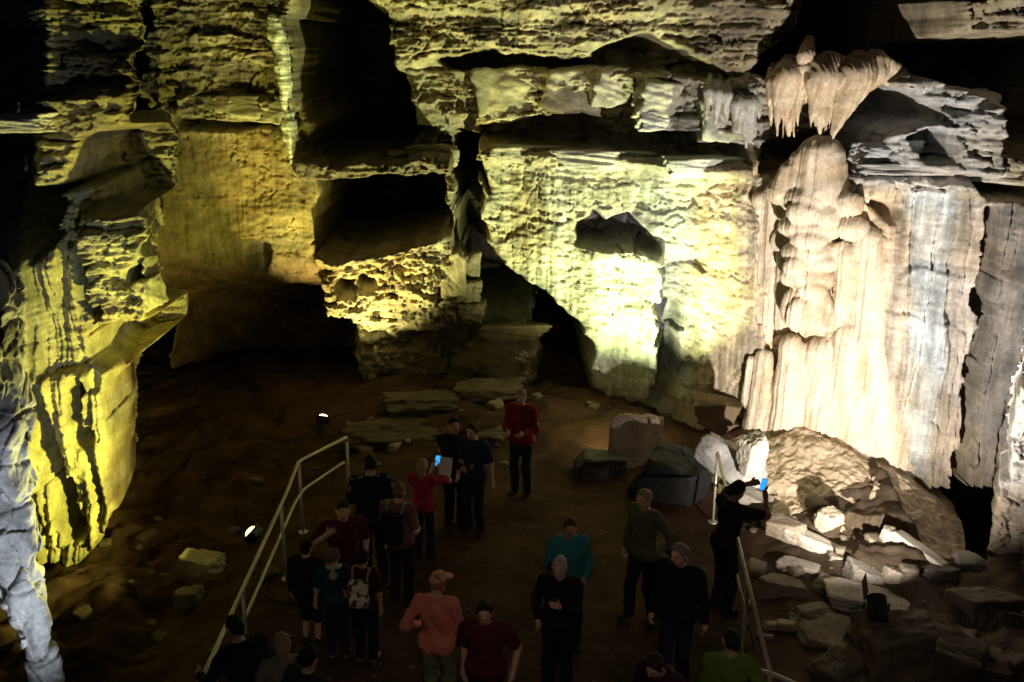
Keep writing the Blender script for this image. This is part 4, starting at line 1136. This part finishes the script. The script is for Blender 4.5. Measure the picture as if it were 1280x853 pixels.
r, T, Hd, wr, s = person(452, 690, 1.40, -10, 'child in dark maroon top carrying a pale patterned backpack', (.05, .012, .02), (.014, .014, .02), skin=1, seed=10, hair=(.02, .014, .012), shoe=(.25, .18, .13))
PAT = mat('patterned_pack_cloth', (.4, .36, .26), .85)
nt = PAT.node_tree; vo = nt.nodes.new('ShaderNodeTexVoronoi'); vo.inputs['Scale'].default_value = 14
tcn = nt.nodes.new('ShaderNodeTexCoord'); nt.links.new(tcn.outputs['Object'], vo.inputs['Vector'])
cr = nt.nodes.new('ShaderNodeValToRGB'); cr.color_ramp.interpolation = 'CONSTANT'
cr.color_ramp.elements[0].color = (.62, .56, .42, 1); cr.color_ramp.elements[1].position = .63; cr.color_ramp.elements[1].color = (.05, .05, .05, 1)
nt.links.new(vo.outputs['Distance'], cr.inputs[0]); nt.links.new(cr.outputs[0], nt.nodes['Principled BSDF'].inputs['Base Color'])
backpack(r, T, s, PAT, 'pale patterned backpack with dark blotches worn by a child', strapm=cloth((.35, .3, .2)), size=(.14, .085, .20))
# --- middle
person(545, 720, 1.68, -12, 'person in salmon long sleeved shirt and salmon cap', (.62, .20, .155), (.17, .18, .11), skin=0, sleeve='long', trouser='shorts', hat=(.62, .30, .20), hair=(.25, .12, .09), lh=(-.26, .10, 1.05), seed=11, bulk=1.05, yaw=-25, pitch=-8)
person(712, 648, 1.66, 185, 'person in teal fleece and dark trousers in the open floor', (.035, .19, .21), (.018, .018, .03), skin=1, sleeve='long', seed=12, hair=(.06, .04, .03), lh=(-.14, .24, 1.06), rh=(.14, .24, 1.06))
person(700, 696, 1.66, 165, 'grey haired person in long black clothes in front of the teal fleece', (.014, .012, .016), BLK, skin=0, sleeve='long', seed=13, hair=(.40, .35, .30), lh=(-.05, .22, 1.25), rh=(.20, .14, 1.0), shirtlen=.3)
person(808, 612, 1.75, 130, 'person in olive shirt with one arm stretched out sideways', (.10, .095, .06), (.016, .018, .032), skin=0, sleeve='long', seed=14, hair=(.30, .22, .15), lh=(-.50, .18, 1.16), stance=.5)
person(852, 680, 1.74, 150, 'balding person in bulky black jacket beside the right handrail', (.012, .012, .018), (.03, .018, .03), skin=0, sleeve='long', seed=15, hair=(.22, .17, .15), bulk=1.2, yaw=-20)
r, T, Hd, wr, s = person(912, 604, 1.76, -62, 'person leaning at the right handrail photographing with both arms raised', (.016, .012, .014), (.014, .012, .02), skin=2, sleeve='short', seed=16, lh=(-.10, .42, 1.58), rh=(.16, .42, 1.52), lean=8, hair=(.012, .01, .01), hairlen='short')
phone(r, s, (.03, .50, 1.60), (.40, -.9, .45), 'phone with glowing blue screen raised towards the flowstone')
# --- front
person(607, 752, 1.62, 170, 'person in dark red top with long dark hair in front of salmon shirt', (.085, .014, .018), (.02, .012, .015), skin=0, sleeve='short', seed=17, hair=(.03, .018, .016), hairlen='long', bulk=1.15, lh=(-.30, .12, 1.0))
person(842, 792, 1.66, 140, 'person in dark maroon top bending forward below the black jacket', (.045, .012, .025), BLK, skin=1, sleeve='short', seed=18, lean=24, hair=(.03, .02, .018), rh=(.2, .3, .95))
person(916, 792, 1.64, -10, 'person in green top at the end of the right handrail', (.10, .16, .025), (.03, .04, .03), skin=1, sleeve='short', seed=19, hair=(.02, .016, .014), rh=(.30, .10, 1.05), bulk=1.05)
person(303, 778, 1.70, 45, 'person in black leaning with both hands on the left handrail', BLK, BLK, skin=0, sleeve='long', seed=20, lean=10, hair=(.012, .01, .01), lh=(-.28, .38, 1.10), rh=(.22, .42, 1.12), bulk=1.12)
person(352, 796, 1.60, 20, 'person with grey fair hair and grey top near the left handrail', (.16, .155, .13), NAVY, skin=0, seed=21, hair=(.24, .18, .12), hairlen='long')
person(382, 812, 1.64, -30, 'person with black hair and charcoal top in the lowest row', (.03, .028, .03), BLK, skin=1, seed=22, hair=(.012, .01, .01), hairlen='bun')
